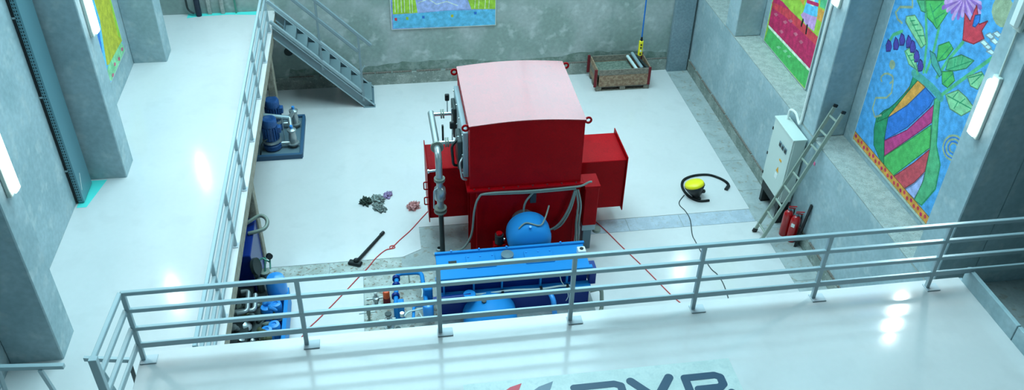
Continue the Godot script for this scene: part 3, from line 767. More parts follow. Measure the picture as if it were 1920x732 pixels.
	bay.span(Vector3(NICHE + .3, 5.0, -7.3), Vector3(10.0, 5.3, NEAR))  # low ceiling out of view, added to darken the bay
	struct(bay, "wall_bay", K.concrete, "concrete side bay beyond the platform edge")
	struct(mb().span(Vector3(NICHE, LEDGE - .3, -7.3), Vector3(10.0, LEDGE, NEAR)), "floor_bay", K.floor, "bare concrete floor of the side bay")
	# steel column in the far corner
	var cb := mb()
	cb.span(Vector3(6.18, 0, BACK), Vector3(6.63, CEIL, BACK + .12), .01)
	struct(cb, "trim_1", K.column, "grey steel corner column against the back wall")

func build_floors() -> void:
	var fl := struct(mb().span(Vector3(GWALL - .3, -.3, BACK - .3), Vector3(NICHE + .3, 0, NEAR + .3)), "floor", K.floor, "machine floor, bare concrete with white painted areas")
	var t := .006
	var paint := func(pts: Array):
		var p := PackedVector2Array()
		for q in pts: p.append(Vector2(q[0], q[1]))
		part(mb().prism(p, Vector3.ZERO, Vector3.RIGHT, Vector3.BACK, Vector3(0, t, 0)), "white_paint", K.paint, fl)
	paint.call([[GWALL, BACK], [.37, BACK], [.37, -11.02], [.06, -10.86], [GWALL, -10.86]])
	paint.call([[.37, BACK], [6.18, BACK], [6.18, -11.41], [2.9, -11.41], [2.9, -11.6], [.37, -11.6]])
	paint.call([[2.9, -11.05], [6.18, -11.05], [6.18, -6.0], [2.9, -6.0]])
	paint.call([[GWALL, -10.46], [-.58, -10.46], [-.58, -6.0], [GWALL, -6.0]])
	# slabs along the wall and across the hall
	var z := BACK + .03
	for l in [2.2, 1.45, .95, 1.1, 1.35, 1.2, 1.3, 1.1]:
		part(mb().span(Vector3(6.185, 0, z), Vector3(WALL - .03, t * .8, z + l - .012), .002), "cover_slab", K.floor, fl)
		z += l
	var x := 2.9
	for l in [1.02, .95, 1.3]:
		part(mb().span(Vector3(x, 0, -11.4), Vector3(x + l - .012, t * .8, -11.06), .002), "cover_slab", K.cover, fl)
		x += l
	x = -2.3
	for l in [1.2, 1.15]:
		part(mb().span(Vector3(x, 0, -10.85), Vector3(x + l - .012, t * .8, -10.47), .002), "cover_slab", K.dirty, fl)
		x += l
	part(mb().span(Vector3(-.57, 0, -10.45), Vector3(.52, t * .8, -8.3), .002), "stained_slab", K.dirty, fl)
	# gallery slab and near platform
	var ga := struct(mb().span(Vector3(GWALL, GALLERY - .25, BACK), Vector3(GEDGE, GALLERY - .01, NEAR)), "floor_gallery", K.dullslab, "raised gallery slab painted white")
	part(mb().span(Vector3(GWALL, GALLERY - .01, BACK), Vector3(GEDGE + .005, GALLERY, NEAR), .004), "white_paint", K.paint_gallery, ga)
	for pz in [-15.6, -11.5, -8.0]:
		part(mb().span(Vector3(-2.24, 0, pz + .35), Vector3(-2.10, GALLERY - .25, pz + .55), .01), "support_post", K.dullslab, ga)
	var pl := struct(mb().span(Vector3(-2.62, PLATFORM - .3, -6.55), Vector3(6.34, PLATFORM - .01, NEAR)), "floor_platform", K.concrete, "near platform painted glossy white")
	part(mb().span(Vector3(-2.62, PLATFORM - .01, -6.555), Vector3(6.30, PLATFORM, NEAR), .004), "white_paint", K.paint_platform, pl)
	part(mb().span(Vector3(-2.62, 0, -6.3), Vector3(6.34, PLATFORM - .3, -6.0)), "front_wall", K.concrete, pl)
	part(mb().span(Vector3(6.30, PLATFORM - .01, -6.5), Vector3(6.35, PLATFORM + .2, -5.57), .006), "edge_panel", K.concrete, pl)
	part(mb().span(Vector3(6.30, PLATFORM - .01, -5.56), Vector3(6.35, PLATFORM + .2, -4.2), .006), "edge_panel", K.concrete, pl)

func railing_run(o: Node3D, a: Vector3, b: Vector3, heights: Array, mat_: Material, wide := .045) -> void:
	for i in heights.size():
		var low: bool = i == heights.size() - 1
		part(mb().bar(a + Vector3(0, heights[i], 0), b + Vector3(0, heights[i], 0), .042 if not low else .03, wide if not low else .066, .005), "rail", mat_, o)

func build_railings() -> void:
	var H := [.895, .675, .435, .205]
	var o := thing("railing", "pale grey steel railing with four bars along the near platform edge", "railing", Vector3(1.7, PLATFORM, -6.44))
	var z := -6.44
	for x in [-2.58, -.99, .37, 1.745, 3.10, 4.48, 5.84]:
		part(mb().span(Vector3(x - .022, PLATFORM, z - .025), Vector3(x + .022, PLATFORM + .91, z + .02), .004), "post", K.rail, o)
		part(mb().span(Vector3(x - .03, PLATFORM, z - .05), Vector3(x + .13, PLATFORM + .012, z + .07), .003), "base_plate", K.baseplate, o)
	railing_run(o, Vector3(-2.6, PLATFORM, z), Vector3(8.02, PLATFORM, z), H, K.rail)
	part(mb().span(Vector3(7.978, LEDGE, z - .025), Vector3(8.022, PLATFORM + .91, z + .02), .004), "post", K.rail, o)
	railing_run(o, Vector3(-2.6, PLATFORM, z), Vector3(-2.66, PLATFORM, -5.62), H, K.rail)
	part(mb().span(Vector3(-2.69, PLATFORM, -5.64), Vector3(-2.62, PLATFORM + .92, -5.58), .004), "end_post", K.rail, o)
	# gallery railing
	var g := thing("railing", "pale grey steel railing with four bars along the raised gallery", "railing", Vector3(-2.12, GALLERY, -11))
	var gz := -15.6
	var ends := [-15.6, -14.4, -13.13, -11.82, -10.53, -9.26, -7.92, -6.62]
	for q in ends:
		part(mb().span(Vector3(-2.145, GALLERY, q - .022), Vector3(-2.1, GALLERY + .9, q + .022), .004), "post", K.rail, g)
		part(mb().span(Vector3(-2.17, GALLERY, q - .05), Vector3(-2.085, GALLERY + .012, q + .05), .003), "base_plate", K.baseplate, g)
	railing_run(g, Vector3(-2.122, GALLERY, -15.6), Vector3(-2.122, GALLERY, -6.58), [.885, .66, .43, .2], K.rail)
	# rail of the steps that lead down from the platform to the gallery
	var s := thing("stair_rail", "short steel handrail by the steps between gallery and near platform", "railing", Vector3(-3.4, GALLERY, -6.5))
	part(mb().bar(on_y(-8, 690, 2.5), on_y(120, 687, 2.5), .05, .05), "top_rail", K.rail, s)
	part(mb().bar(on_y(75, 694, 2.48), on_y(118, 760, 1.8), .04, .04), "post", K.rail, s)
	part(mb().bar(on_y(-4, 694, 2.48), on_y(20, 760, 1.8), .04, .04), "post", K.rail, s)
	var f := thing("step_frame", "angle-iron frame at the head of the platform steps", "frame", Vector3(-3.0, GALLERY, -6.6))
	part(mb().bar(on_y(158, 673, 2.5), on_y(248, 676, 2.5), .04, .05), "cross_bar", K.rail, f)
	part(mb().bar(on_y(172, 674, 2.5), on_y(232, 770, 1.8), .09, .03), "plate", K.rail, f)
	part(mb().bar(on_y(242, 676, 2.5), on_y(262, 740, 1.8), .04, .03), "bracket", K.darkpipe, f)

func build_stairs() -> void:
	var o := thing("staircase", "grey steel staircase from gallery down to floor beside back wall", "stairs", Vector3(-.4, 0, -16.1))
	var up := func(x: float) -> float: return .03 + 1.02 * (-.27 - x)      # upper edge of the stringers
	for z in [-15.71, -16.46]:
		var p := PackedVector2Array([Vector2(-.27, 0), Vector2(-.27, .03), Vector2(-2.08, 1.875), Vector2(-2.08, 1.645), Vector2(-.47, 0)])
		part(mb().prism(p, Vector3(0, 0, z - .004), Vector3.RIGHT, Vector3.UP, Vector3(0, 0, .008)), "stringer", K.stair, o)
		part(mb().bar(Vector3(-.27, .03, z + .025), Vector3(-2.08, 1.876, z + .025), .06, .014), "stringer_flange", K.rail, o)
		part(mb().bar(Vector3(-.47, .006, z + .025), Vector3(-2.08, 1.648, z + .025), .06, .014), "stringer_flange", K.rail, o)
	for k in 8:
		var x := -.40 - .196 * k
		var y: float = up.call(x) - .02
		part(mb().span(Vector3(x - .13, y - .025, -16.45), Vector3(x + .09, y, -15.72), .004), "tread", K.stair, o)
		part(mb().span(Vector3(x - .13, y, -16.44), Vector3(x - .12, y + .12, -15.73)), "kick_plate", K.plate, o)
	part(mb().span(Vector3(-.50, .01, -16.45), Vector3(-.27, .03, -15.72), .003), "bottom_tread", K.plate, o)
	var z := -15.68
	for x in [-.48, -1.22]:
		part(mb().span(Vector3(x - .022, up.call(x) - .1, z - .022), Vector3(x + .022, up.call(x) + 1.41, z + .022), .004), "post", K.stair, o)
	for h in [.09, .51, 1.0, 1.38]:
		var xe := -.5 if h < 1.2 else -.24
		part(mb().bar(Vector3(xe, up.call(xe) + h, z), Vector3(-2.1, up.call(-2.1) + h, z), .05, .07, .012), "rail", K.rail if h < .8 else K.stair, o)
	part(mb().tube(round_path([Vector3(-.48, up.call(-.48) + .5, z), Vector3(-.46, up.call(-.48) + .62, z), Vector3(-.40, up.call(-.48) + .70, z)], .05, 3), .012, 6), "hook", K.rail, o)
	part(mb().span(Vector3(-.50, 0, -15.76), Vector3(-.25, .008, -15.62), .003), "foot_plate", K.stair, o)

func build_murals() -> void:
	var dots := []
	for k in 26: dots.append([.06 + k * .093, .085 + (.02 if k % 2 == 0 else -.012), .03, "crimson" if k % 3 else "magenta"])
	var border := [["p", "orange", 0, [0, .02, 2.42, .02, 2.42, .155, 0, .155]], ["p", "cream", 0, [0, 0, 2.42, 0, 2.42, .025, 0, .025]]]
	var mat_for := func(tex: Texture2D) -> StandardMaterial3D:
		var m := mat(Color.WHITE, .6, 0, .3)
		m.albedo_texture = tex
		return m
	var vase := painting(Vector2(2.42, 3.9), Color(.34, .62, .83), MURAL_VASE + border, 71, 230.0, dots, true)
	mural("mural", "painted mural of striped vase with flowers on blue ground", Vector3(NICHE - .02, 1.95, -10.54), Vector3(0, 0, 2.42), 3.9, mat_for.call(vase))
	var child := painting(Vector2(1.87, 2.6), INK.lime.lerp(Color(.6, .7, .3), .4), MURAL_CHILD, 73, 200.0)
	mural("mural", "painted mural of figure in blue dress over magenta and green bands", Vector3(NICHE - .02, 1.86, -14.17), Vector3(0, 0, 1.87), 2.6, mat_for.call(child))
	var yellow := painting(Vector2(1.45, 2.4), Color(.45, .66, .80), MURAL_YELLOW, 75, 200.0)
	mural("mural", "painted mural of ochre field with blue edge on gallery wall", Vector3(GWALL + .02, 2.25, -12.75), Vector3(0, 0, -1.45), 2.4, mat_for.call(yellow))
	var street := painting(Vector2(2.13, 1.4), Color(.55, .60, .80), MURAL_STREET, 77, 220.0)
	mural("mural", "painted panel with pale blue strip and lime fields on back wall", Vector3(.2, 1.29, BACK + .02), Vector3(2.13, 0, 0), 1.4, mat_for.call(street))

func mural(called: String, label: String, at: Vector3, along: Vector3, h: float, m: Material) -> void:
	var o := thing(called, label, "mural", at, "")
	var nn := Vector3.UP.cross(along).normalized() * -1.0     # towards the room
	if nn.dot(Vector3(1.0, 0, -8.0) - at) < 0: nn = -nn
	var s := mb()
	var up := Vector3(0, h, 0)
	s.sheet(at + nn * .012, at + along + nn * .012, at + along + up + nn * .012, at + up + nn * .012, nn)
	var panel := mb().box(at + along * .5 + up * .5, Vector3(absf(along.x) + .03 if along.x != 0 else .022, h + .03, absf(along.z) + .03 if along.z != 0 else .022), .003)
	part(panel, "panel", K.cabinet, o)
	part(s, "painting", m, o)

# ---------------------------------------------------------------- red generator
func ring(at: Vector3, axis: Vector3, ro: float, ri: float, th: float) -> Mb:
	var h := th * .5
	return mb().lathe([Vector2(ri, -h), Vector2(ro, -h), Vector2(ro, h), Vector2(ri, h), Vector2(ri, -h)], at, axis, 18)

func flange(m: Mb, at: Vector3, axis: Vector3, r: float, th := .02) -> Mb: return m.disc(at, axis, r, th, 16)

func build_generator() -> void:
	var o := thing("generator", "big glossy red generator with square hood and side ducts", "generator", Vector3(2.0, 0, -11.5))
	var xl := 1.14
	var xr := 2.85
	var zf := -10.6
	var zb := -12.4
	# hood: four walls under a gently arched roof
	var arch := PackedVector2Array([Vector2(xl, 1.47), Vector2(xr, 1.47)])
	var roof := PackedVector2Array()
	for k in 13:
		var t := k / 12.0
		var rise := 2.575 + .055 * sin(PI * t)
		arch.append(Vector2(lerpf(xr, xl, t), rise))
	var hood := part(mb().prism(arch, Vector3(0, 0, zb), Vector3.RIGHT, Vector3.UP, Vector3(0, 0, zf - zb)), "hood", K.red, o)
	for k in 13: roof.append(Vector2(lerpf(xl - .012, xr + .012, k / 12.0), 2.577 + .055 * sin(PI * k / 12.0)))
	for k in 13: roof.append(Vector2(lerpf(xr + .012, xl - .012, k / 12.0), 2.587 + .055 * sin(PI * (1.0 - k / 12.0))))
	var rf := part(mb().prism(roof, Vector3(0, 0, zb - .012), Vector3.RIGHT, Vector3.UP, Vector3(0, 0, zf - zb + .024)), "roof_panel", K.red_roof, o)
	rf.set_meta("label", "shiny red hood roof mirroring pale daylight")
	for p in [Vector3(xl - .055, 2.53, zf - .05), Vector3(xr + .055, 2.54, zf - .05), Vector3(xl - .055, 2.53, zb + .06), Vector3(xr + .055, 2.54, zb + .06)]:
		var e := ring(p, Vector3.BACK, .058, .03, .02)
		e.span(Vector3(minf(p.x, xl if p.x < 2 else p.x), p.y - .07, p.z - .01), Vector3(maxf(p.x, xr if p.x > 2 else p.x), p.y - .03, p.z + .01))
		part(e, "lifting_eye", K.red, o)
	var fl := part(mb().span(Vector3(xl - .05, 1.43, zb - .05), Vector3(xr + .05, 1.468, zf + .06), .006), "base_flange", K.red, o)
	for k in 8:
		part(mb().disc(Vector3(1.2 + k * .225, 1.474, zf + .03), Vector3.UP, .014, .018, 6), "bolt", K.redwood, fl)
	part(mb().span(Vector3(1.24, 0, zb + .04), Vector3(2.80, 1.43, zf - .02), .01), "lower_body", K.red, o)
	for z in [-10.75, -11.1, -12.1]: part(mb().span(Vector3(1.16, 0, z - .012), Vector3(1.24, 1.43, z + .012), .003), "stiffener", K.red, o)
	part(mb().span(Vector3(2.80, 0, -10.76), Vector3(2.86, 1.43, -10.72), .003), "stiffener", K.red, o)
	# ducts
	var dr := part(mb().span(Vector3(2.80, .44, -12.02), Vector3(3.75, 1.39, -11.2), .008), "side_duct", K.red, o)
	part(mb().span(Vector3(3.75, .39, -12.06), Vector3(3.765, 1.46, -11.16), .003), "duct_flange", K.red, dr)
	var dl := part(mb().span(Vector3(.545, .49, -11.92), Vector3(1.24, 1.46, -11.2), .008), "side_duct", K.red, o)
	part(mb().span(Vector3(.53, .44, -11.96), Vector3(.545, 1.52, -11.16), .003), "duct_flange", K.red, dl)
	for y in [.92, 1.22]:
		part(mb().tube(round_path([Vector3(.53, y, -11.2), Vector3(.47, y, -11.2), Vector3(.47, y - .14, -11.2), Vector3(.53, y - .14, -11.2)], .02, 3), .011, 6), "handle", K.red, dl)
	# terminal box on its pedestal
	var tb := part(mb().span(Vector3(2.95, .56, -10.94), Vector3(3.17, 1.34, -10.62), .008), "terminal_box", K.red, o)
	part(mb().span(Vector3(2.935, 1.30, -10.955), Vector3(3.185, 1.345, -10.605), .004), "lid", K.red, tb)
	var pd := part(mb().span(Vector3(2.99, 0, -10.88), Vector3(3.13, .56, -10.7), .006), "pedestal", K.plate, o)
	part(mb().span(Vector3(2.95, .44, -10.92), Vector3(3.17, .555, -10.64), .006), "collar", K.steel, pd)
	part(mb().disc(Vector3(3.22, .38, -10.72), Vector3.UP, .07, .05, 14), "cable_gland", K.dullpipe, pd)
	# cooler head on the pipe side of the hood
	var ch := part(mb().span(Vector3(1.06, 1.56, -12.2), Vector3(xl, 2.36, -10.78), .008), "cooler_plate", K.steel, o)
	part(mb().span(Vector3(.985, 1.66, -11.25), Vector3(1.06, 2.16, -10.86), .012), "water_box", K.darkpipe, ch)
	part(mb().span(Vector3(1.0, 1.66, -12.1), Vector3(1.06, 2.2, -11.75), .012), "water_box", K.darkpipe, ch)
	for z in [-10.82, -11.3, -11.7, -12.15]:
		for y in [1.62, 1.95, 2.3]: part(mb().disc(Vector3(1.055, y, z), Vector3.RIGHT, .016, .02, 6), "bolt", K.chrome, ch)
	part(mb().tube(round_path([Vector3(1.0, 2.12, -11.0), Vector3(.9, 2.06, -10.92), Vector3(.92, 1.72, -10.9), Vector3(1.0, 1.64, -11.0)], .06, 4), .022, 8), "rubber_hose", K.black, ch)
	part(mb().tube(round_path([Vector3(1.06, 1.9, -10.84), Vector3(1.0, 1.86, -10.74), Vector3(1.03, 1.6, -10.7), Vector3(1.1, 1.56, -10.72)], .05, 4), .018, 8), "drain_pipe", K.pipe, ch)
	# control cables lying along the flange and hanging down the front
	var wires := [
		[[843, 472], [868, 466], [884, 440], [889, 398], [897, 372], [915, 363], [1000, 358], [1075, 351], [1092, 348], [1104, 342], [1110, 341]],
		[[905, 365], [1000, 361], [1080, 354]],
		[[1000, 361], [986, 378], [982, 395], [985, 410]],
		[[1078, 357], [1066, 392], [1050, 418], [1034, 430], [1020, 432]],
		[[1080, 357], [1070, 392], [1054, 420], [1038, 431]],
		[[1084, 356], [1089, 385], [1085, 420], [1084, 458]],
		[[1080, 356], [1084, 385], [1080, 420], [1079, 458]],
	]
	for w in wires: part(mb().tube(smooth_path(zs(-10.53, w), 5), .017, 6), "cable", K.cable, o)
	part(mb().span(on_z(993, 378, -10.6), on_z(1006, 362, -10.55), .004), "cable_clamp", K.darkpipe, o)
	# cooling-water pipework
	var p := thing("cooling_pipe", "grey cooling-water pipe with flanges and valves beside red generator", "pipe", Vector3(.7, 0, -10.8))
	var r := .052
	var run := part(mb().tube(round_path([Vector3(.67, 2.0, -12.0), Vector3(.69, 2.0, -10.8), Vector3(.70, .92, -10.8)], .16, 6), r, 14), "main_pipe", K.pipe, p)
	part(flange(mb(), Vector3(.688, 2.0, -11.0), Vector3.BACK, .1, .03), "flange", K.dullpipe, run)
	for e in [[1.56, .085, .02], [1.53, .085, .02], [1.0, .1, .02], [.94, .1, .03]]: part(flange(mb(), Vector3(.695, e[0], -10.8), Vector3.UP, e[1], e[2]), "flange", K.dullpipe, run)
	part(mb().lathe([Vector2(.05, -.14), Vector2(.085, -.1), Vector2(.095, 0), Vector2(.085, .1), Vector2(.05, .14)], Vector3(.695, 1.28, -10.8), Vector3.UP, 16), "valve_body", K.pipe, p)
	part(mb().tube(round_path([Vector3(.66, 1.42, -10.74), Vector3(.60, 1.40, -10.72), Vector3(.59, 1.06, -10.72)], .04, 3), .011, 6), "valve_lever", K.rail, p)
	part(mb().tube([Vector3(.69, 1.72, -10.8), Vector3(.52, 1.72, -10.78)], .022, 10), "side_branch", K.chrome, p)
	part(mb().disc(Vector3(.53, 1.72, -10.78), Vector3(1, 0, 0), .036, .02, 12), "branch_cap", K.chrome, p)
	part(mb().tube([Vector3(.70, .93, -10.8), Vector3(.71, .02, -10.82)], .04, 12), "lower_pipe", K.darkpipe, p)
	part(mb().lathe([Vector2(.1, 0), Vector2(.1, .025), Vector2(.05, .035), Vector2(.05, .12), Vector2(.035, .13)], Vector3(.66, .005, -10.86), Vector3.UP, 14), "floor_socket", K.pipe, p)
	for z in [-11.95, -11.12]:
		var br := part(mb().tube([Vector3(.68, 2.0, z), Vector3(1.06, 2.0, z)], .032, 12), "branch_pipe", K.chrome, p)
		for fx in [.83, .865]: part(flange(mb(), Vector3(fx, 2.0, z), Vector3.RIGHT, .075), "flange", K.dullpipe, br)
		var st := part(mb().tube([Vector3(.93, 2.02, z), Vector3(.93, 2.24, z)], .009, 6), "gauge_stem", K.chrome, p)
		part(mb().box(Vector3(.93, 2.30, z), Vector3(.07, .12, .05), .012), "gauge", K.black, st)
		part(mb().tube(round_path([Vector3(1.06, 2.14, z + .1), Vector3(.99, 2.16, z + .1), Vector3(.99, 2.05, z + .1)], .03, 3), .012, 6), "vent_pipe", K.chrome, p)
	part(mb().box(Vector3(.80, 2.06, -11.28), Vector3(.03, .3, .05), .006), "valve_lever", K.black, p)

# ---------------------------------------------------------------- blue turbine frame
func build_turbine() -> void:
	var o := thing("turbine_housing", "blue turbine housing with flat top plate in front of generator", "turbine", Vector3(1.7, 0, -9.6))
	var top := part(mb().span(Vector3(.54, .70, -9.97), Vector3(2.80, .75, -9.45), .008), "top_plate", K.blue, o)
	part(mb().span(Vector3(.53, .745, -10.0), Vector3(2.82, .785, -9.955), .006), "rear_flange", K.blue, top)
	part(mb().span(Vector3(.50, .715, -9.47), Vector3(2.83, .765, -9.40), .006), "front_flange", K.blue, top)
	for x in [.78, 1.2, 1.62, 2.45]: part(mb().disc(Vector3(x, .795, -9.977), Vector3.UP, .016, .03, 6), "bolt", K.lightblue, top)
	for x in [[.98, 1.42], [1.86, 2.30]]:
		var c := part(mb().span(Vector3(x[0], .75, -9.87), Vector3(x[1], .768, -9.60), .006), "cover_plate", K.blue, top)
		for k in 3:
			part(mb().disc(Vector3(lerpf(x[0] + .04, x[1] - .04, k / 2.0), .772, -9.63), Vector3.UP, .014, .014, 6), "bolt", K.lightblue, c)
			part(mb().disc(Vector3(lerpf(x[0] + .04, x[1] - .04, k / 2.0), .772, -9.84), Vector3.UP, .014, .014, 6), "bolt", K.lightblue, c)
	part(mb().lathe([Vector2(.085, 0), Vector2(.085, .06), Vector2(.095, .065), Vector2(.095, .09), Vector2(0, .1)], Vector3(1.60, .75, -9.76), Vector3.UP, 18), "filler_cap", K.plate, top)
	part(mb().span(Vector3(.72, .75, -9.80), Vector3(.84, .757, -9.66)), "name_plate", K.black, top)
	part(mb().span(Vector3(.56, .05, -9.95), Vector3(2.78, .70, -9.50)), "body", K.navy, o)  # darker blue paints in the shade of the camera-facing front
	for x in [.62, 1.06, 1.48, 2.06, 2.46]: part(mb().span(Vector3(x - .012, .42, -9.50), Vector3(x + .012, .715, -9.43), .003), "rib", K.blue, o)
	part(mb().span(Vector3(.52, .39, -9.50), Vector3(2.82, .42, -9.36), .005), "lower_flange", K.blue, o)
	part(mb().span(Vector3(.56, 0, -9.50), Vector3(2.80, .39, -9.38)), "lower_body", K.navy, o)  # front shade put into the colour here too
	part(mb().lathe([Vector2(.40, 0), Vector2(.40, .25), Vector2(.37, .42), Vector2(.28, .54), Vector2(.12, .6), Vector2(0, .61)], Vector3(1.28, .06, -9.40), Vector3.BACK, 28), "front_dome", K.blue, o)
	part(mb().disc(Vector3(1.18, .45, -9.2), Vector3(0, .9, .4).normalized(), .035, .08, 10), "plug", K.black, o)
	part(mb().tube(round_path([Vector3(2.18, .40, -9.36), Vector3(2.22, .34, -9.2), Vector3(2.24, .1, -9.15)], .05), .04, 10), "oil_pipe", K.lightblue, o)
	part(mb().tube([Vector3(.45, .47, -9.30), Vector3(1.0, .49, -9.30)], .045, 12), "oil_pipe", K.navy, o)
	part(mb().disc(Vector3(.98, .50, -9.30), Vector3.UP, .09, .06, 14), "oil_cap", K.blue, o)
	part(mb().span(Vector3(2.66, .75, -9.78), Vector3(2.78, .86, -9.66), .008), "junction_box", K.white, o)
	part(mb().disc(Vector3(2.72, .865, -9.72), Vector3.UP, .03, .01, 12), "socket", K.black, o)
	part(mb().span(Vector3(2.80, .40, -9.62), Vector3(2.90, .70, -9.42), .005), "end_bracket", K.navy, o)
	part(mb().tube(round_path([Vector3(2.80, .36, -9.32), Vector3(2.98, .38, -9.34), Vector3(2.98, .05, -9.2), Vector3(2.84, .02, -9.1)], .08), .03, 8), "drain_hose", K.dullpipe, o)
	part(mb().tube(smooth_path([Vector3(.92, .45, -9.38), Vector3(1.2, .44, -9.37), Vector3(1.6, .455, -9.38), Vector3(2.05, .44, -9.37), Vector3(2.35, .455, -9.38), Vector3(2.56, .44, -9.38)], 5), .016, 6), "cable", K.whitecable, o)
	for x in [1.06, 1.48, 2.06, 2.46]: part(mb().span(Vector3(x - .02, .42, -9.41), Vector3(x + .02, .465, -9.35), .003), "cable_clip", K.black, o)
	part(mb().tube(smooth_path([Vector3(2.42, .45, -9.38), Vector3(2.36, .56, -9.36), Vector3(2.34, .64, -9.4)], 5), .006, 5), "loose_wire", K.whitecable, o)
	part(mb().tube(smooth_path([Vector3(2.44, .43, -9.36), Vector3(2.47, .3, -9.32), Vector3(2.44, .2, -9.32)], 5), .006, 5), "loose_wire", K.whitecable, o)
	# bearing dome between the frame and the generator, with its clear shaft guard
	var b := thing("bearing_housing", "domed blue bearing housing against red generator front", "bearing", Vector3(2.02, 0, -10.2))
	part(mb().lathe([Vector2(.20, -.30), Vector2(.33, -.28), Vector2(.345, -.2), Vector2(.345, -.02), Vector2(.32, .08), Vector2(.25, .15), Vector2(.12, .19), Vector2(0, .195)], Vector3(2.02, .70, -10.22), Vector3.BACK, 32), "dome", K.blue, b)
	part(mb().span(Vector3(1.72, 0, -10.42), Vector3(2.32, .5, -10.05), .01), "pedestal", K.navy, b)
	part(mb().tube([Vector3(1.98, .80, -10.62), Vector3(1.98, .80, -10.40)], .19, 24, false), "shaft_guard", K.acrylic, b)
	part(mb().tube([Vector3(1.98, .80, -10.62), Vector3(1.98, .78, -10.40)], .09, 16), "shaft", K.chrome, b)
	part(mb().disc(Vector3(2.0, 1.02, -10.12), Vector3(0, .9, .3).normalized(), .02, .04, 8), "sensor", K.lightblue, b)
	part(mb().tube(smooth_path([Vector3(1.83, .98, -10.16), Vector3(1.95, 1.05, -10.2), Vector3(2.15, 1.02, -10.15), Vector3(2.26, 1.03, -10.3), Vector3(2.36, 1.1, -10.52)], 5), .013, 6), "sensor_cable", K.cable, b)
	var s := thing("oil_pump", "small red oil pump on bracket beside blue bearing dome", "pump", Vector3(1.58, 0, -10.4))
	part(mb().span(Vector3(1.48, 0, -10.48), Vector3(1.68, .52, -10.34), .008), "bracket", K.red, s)
	part(mb().disc(Vector3(1.57, .62, -10.4), Vector3.UP, .07, .16, 14), "pump_body", K.darkpipe, s)
	part(mb().disc(Vector3(1.57, .72, -10.4), Vector3.UP, .05, .03, 12), "cap", K.extinguisher, s)
	part(mb().tube([Vector3(1.62, .6, -10.4), Vector3(1.66, .6, -10.39)], .03, 10), "outlet", K.chrome, s)

# ---------------------------------------------------------------- pipework on the stained slab
func build_manifold() -> void:
	var y := .30
	var o := thing("oil_pipework", "blue oil pipe loop standing on stained slab beside turbine", "pipework", Vector3(.1, 0, -9.8))
	var lp := ys(y, [[742, 576], [742, 545], [744, 514], [760, 512], [790, 511], [796, 520], [799, 566]])
	var main := part(mb().tube(round_path([lp[0], lp[2], lp[4], lp[6]], .09, 6), .034, 12), "loop_pipe", K.blue, o)
	for q in [[743, 523], [743, 536], [742, 556]]:
		part(flange(mb(), on_y(q[0], q[1], y), Vector3.BACK, .06, .05), "flange", K.navy, main)
	for q in [lp[0], lp[6]]: part(mb().tube([q, Vector3(q.x, .01, q.z + .03)], .034, 12), "riser", K.blue, o)
	part(mb().box(on_y(803, 555, .25), Vector3(.13, .4, .16), .015), "valve_block", K.blue, o)
	part(mb().lathe([Vector2(.05, -.12), Vector2(.08, -.1), Vector2(.08, .1), Vector2(.06, .12), Vector2(0, .125)], on_y(803, 582, .28), Vector3.UP, 16), "actuator", K.lightblue, o)
	part(mb().tube(round_path(ys(.22, [[775, 602], [776, 575], [800, 572], [815, 570]]), .05, 4), .024, 10), "return_pipe", K.blue, o)
	part(mb().tube(smooth_path(ys(.36, [[756, 543], [772, 541], [786, 537], [792, 545], [791, 558]]), 5), .010, 6), "hose", K.whitecable, o)
	part(mb().tube(smooth_path(ys(.26, [[758, 594], [765, 586], [780, 582], [797, 578]]), 5), .012, 6), "hose", K.whitecable, o)
	part(mb().tube(smooth_path(ys(.2, [[785, 585], [792, 596], [800, 603]]), 5), .010, 6), "hose", K.whitecable, o)
	part(mb().box(on_y(752, 582, .18), Vector3(.10, .36, .12), .012), "pump_block", K.blue, o)
	part(mb().disc(on_y(754, 590, .38), Vector3.UP, .032, .06, 12), "pump_cap", K.chrome, o)
	part(mb().tube([on_y(768, 530, .01), on_y(766, 516, .01)], .012, 6), "stay", K.dullpipe, o)
	var f := thing("filter", "orange-capped oil filter standing beside blue pipe loop", "filter", on_y(726, 572, 0))
	var c := on_y(726, 572, 0)
	part(mb().lathe([Vector2(.055, 0), Vector2(.055, .15), Vector2(.045, .17)], c, Vector3.UP, 16), "bowl", K.redwood, f)
	part(mb().lathe([Vector2(.05, .15), Vector2(.052, .26), Vector2(.04, .28), Vector2(0, .28)], c, Vector3.UP, 16), "cap", K.orange, f)
	part(mb().disc(c + Vector3(0, .03, 0), Vector3.UP, .075, .03, 14), "foot", K.dullpipe, f)
	var spots := [[706, 558, .22, .05], [730, 600, .26, .055], [693, 590, .32, .03], [748, 622, .2, .045], [776, 622, .2, .045]]
	var says := ["small silver valve with round white knob next to orange-capped filter", "stout silver valve on bare slab near blue pipe loop", "slim grey standpipe with side arm at edge of stained slab", "short silver pipe stub below blue pump block", "short silver pipe stub under blue return pipe"]
	for i in spots.size():
		var q: Array = spots[i]
		var at := on_y(q[0], q[1] + 14, 0)
		var v := thing("valve", says[i], "valve", at)
		var h: float = q[2]
		var r: float = q[3]
		part(mb().lathe([Vector2(r * 1.4, 0), Vector2(r * 1.4, .02), Vector2(r * .6, .03), Vector2(r * .6, h * .4), Vector2(r, h * .45), Vector2(r, h * .7), Vector2(r * .5, h * .75), Vector2(r * .5, h), Vector2(0, h)], at, Vector3.UP, 14), "body", K.dullpipe if i == 2 else K.pipe, v)
		part(mb().tube([at + Vector3(-.14, h * .6, .01), at + Vector3(.1, h * .6, -.01)], r * .35, 8), "arm", K.pipe, v)
		if i == 0: part(mb().lathe([Vector2(0, -.03), Vector2(.03, -.015), Vector2(.03, .015), Vector2(0, .03)], at + Vector3(0, h + .03, 0), Vector3.UP, 12), "knob", K.white, v)
		else: part(mb().disc(at + Vector3(0, h + .01, 0), Vector3.UP, r * .9, .02, 12), "knob", K.darkpipe, v)

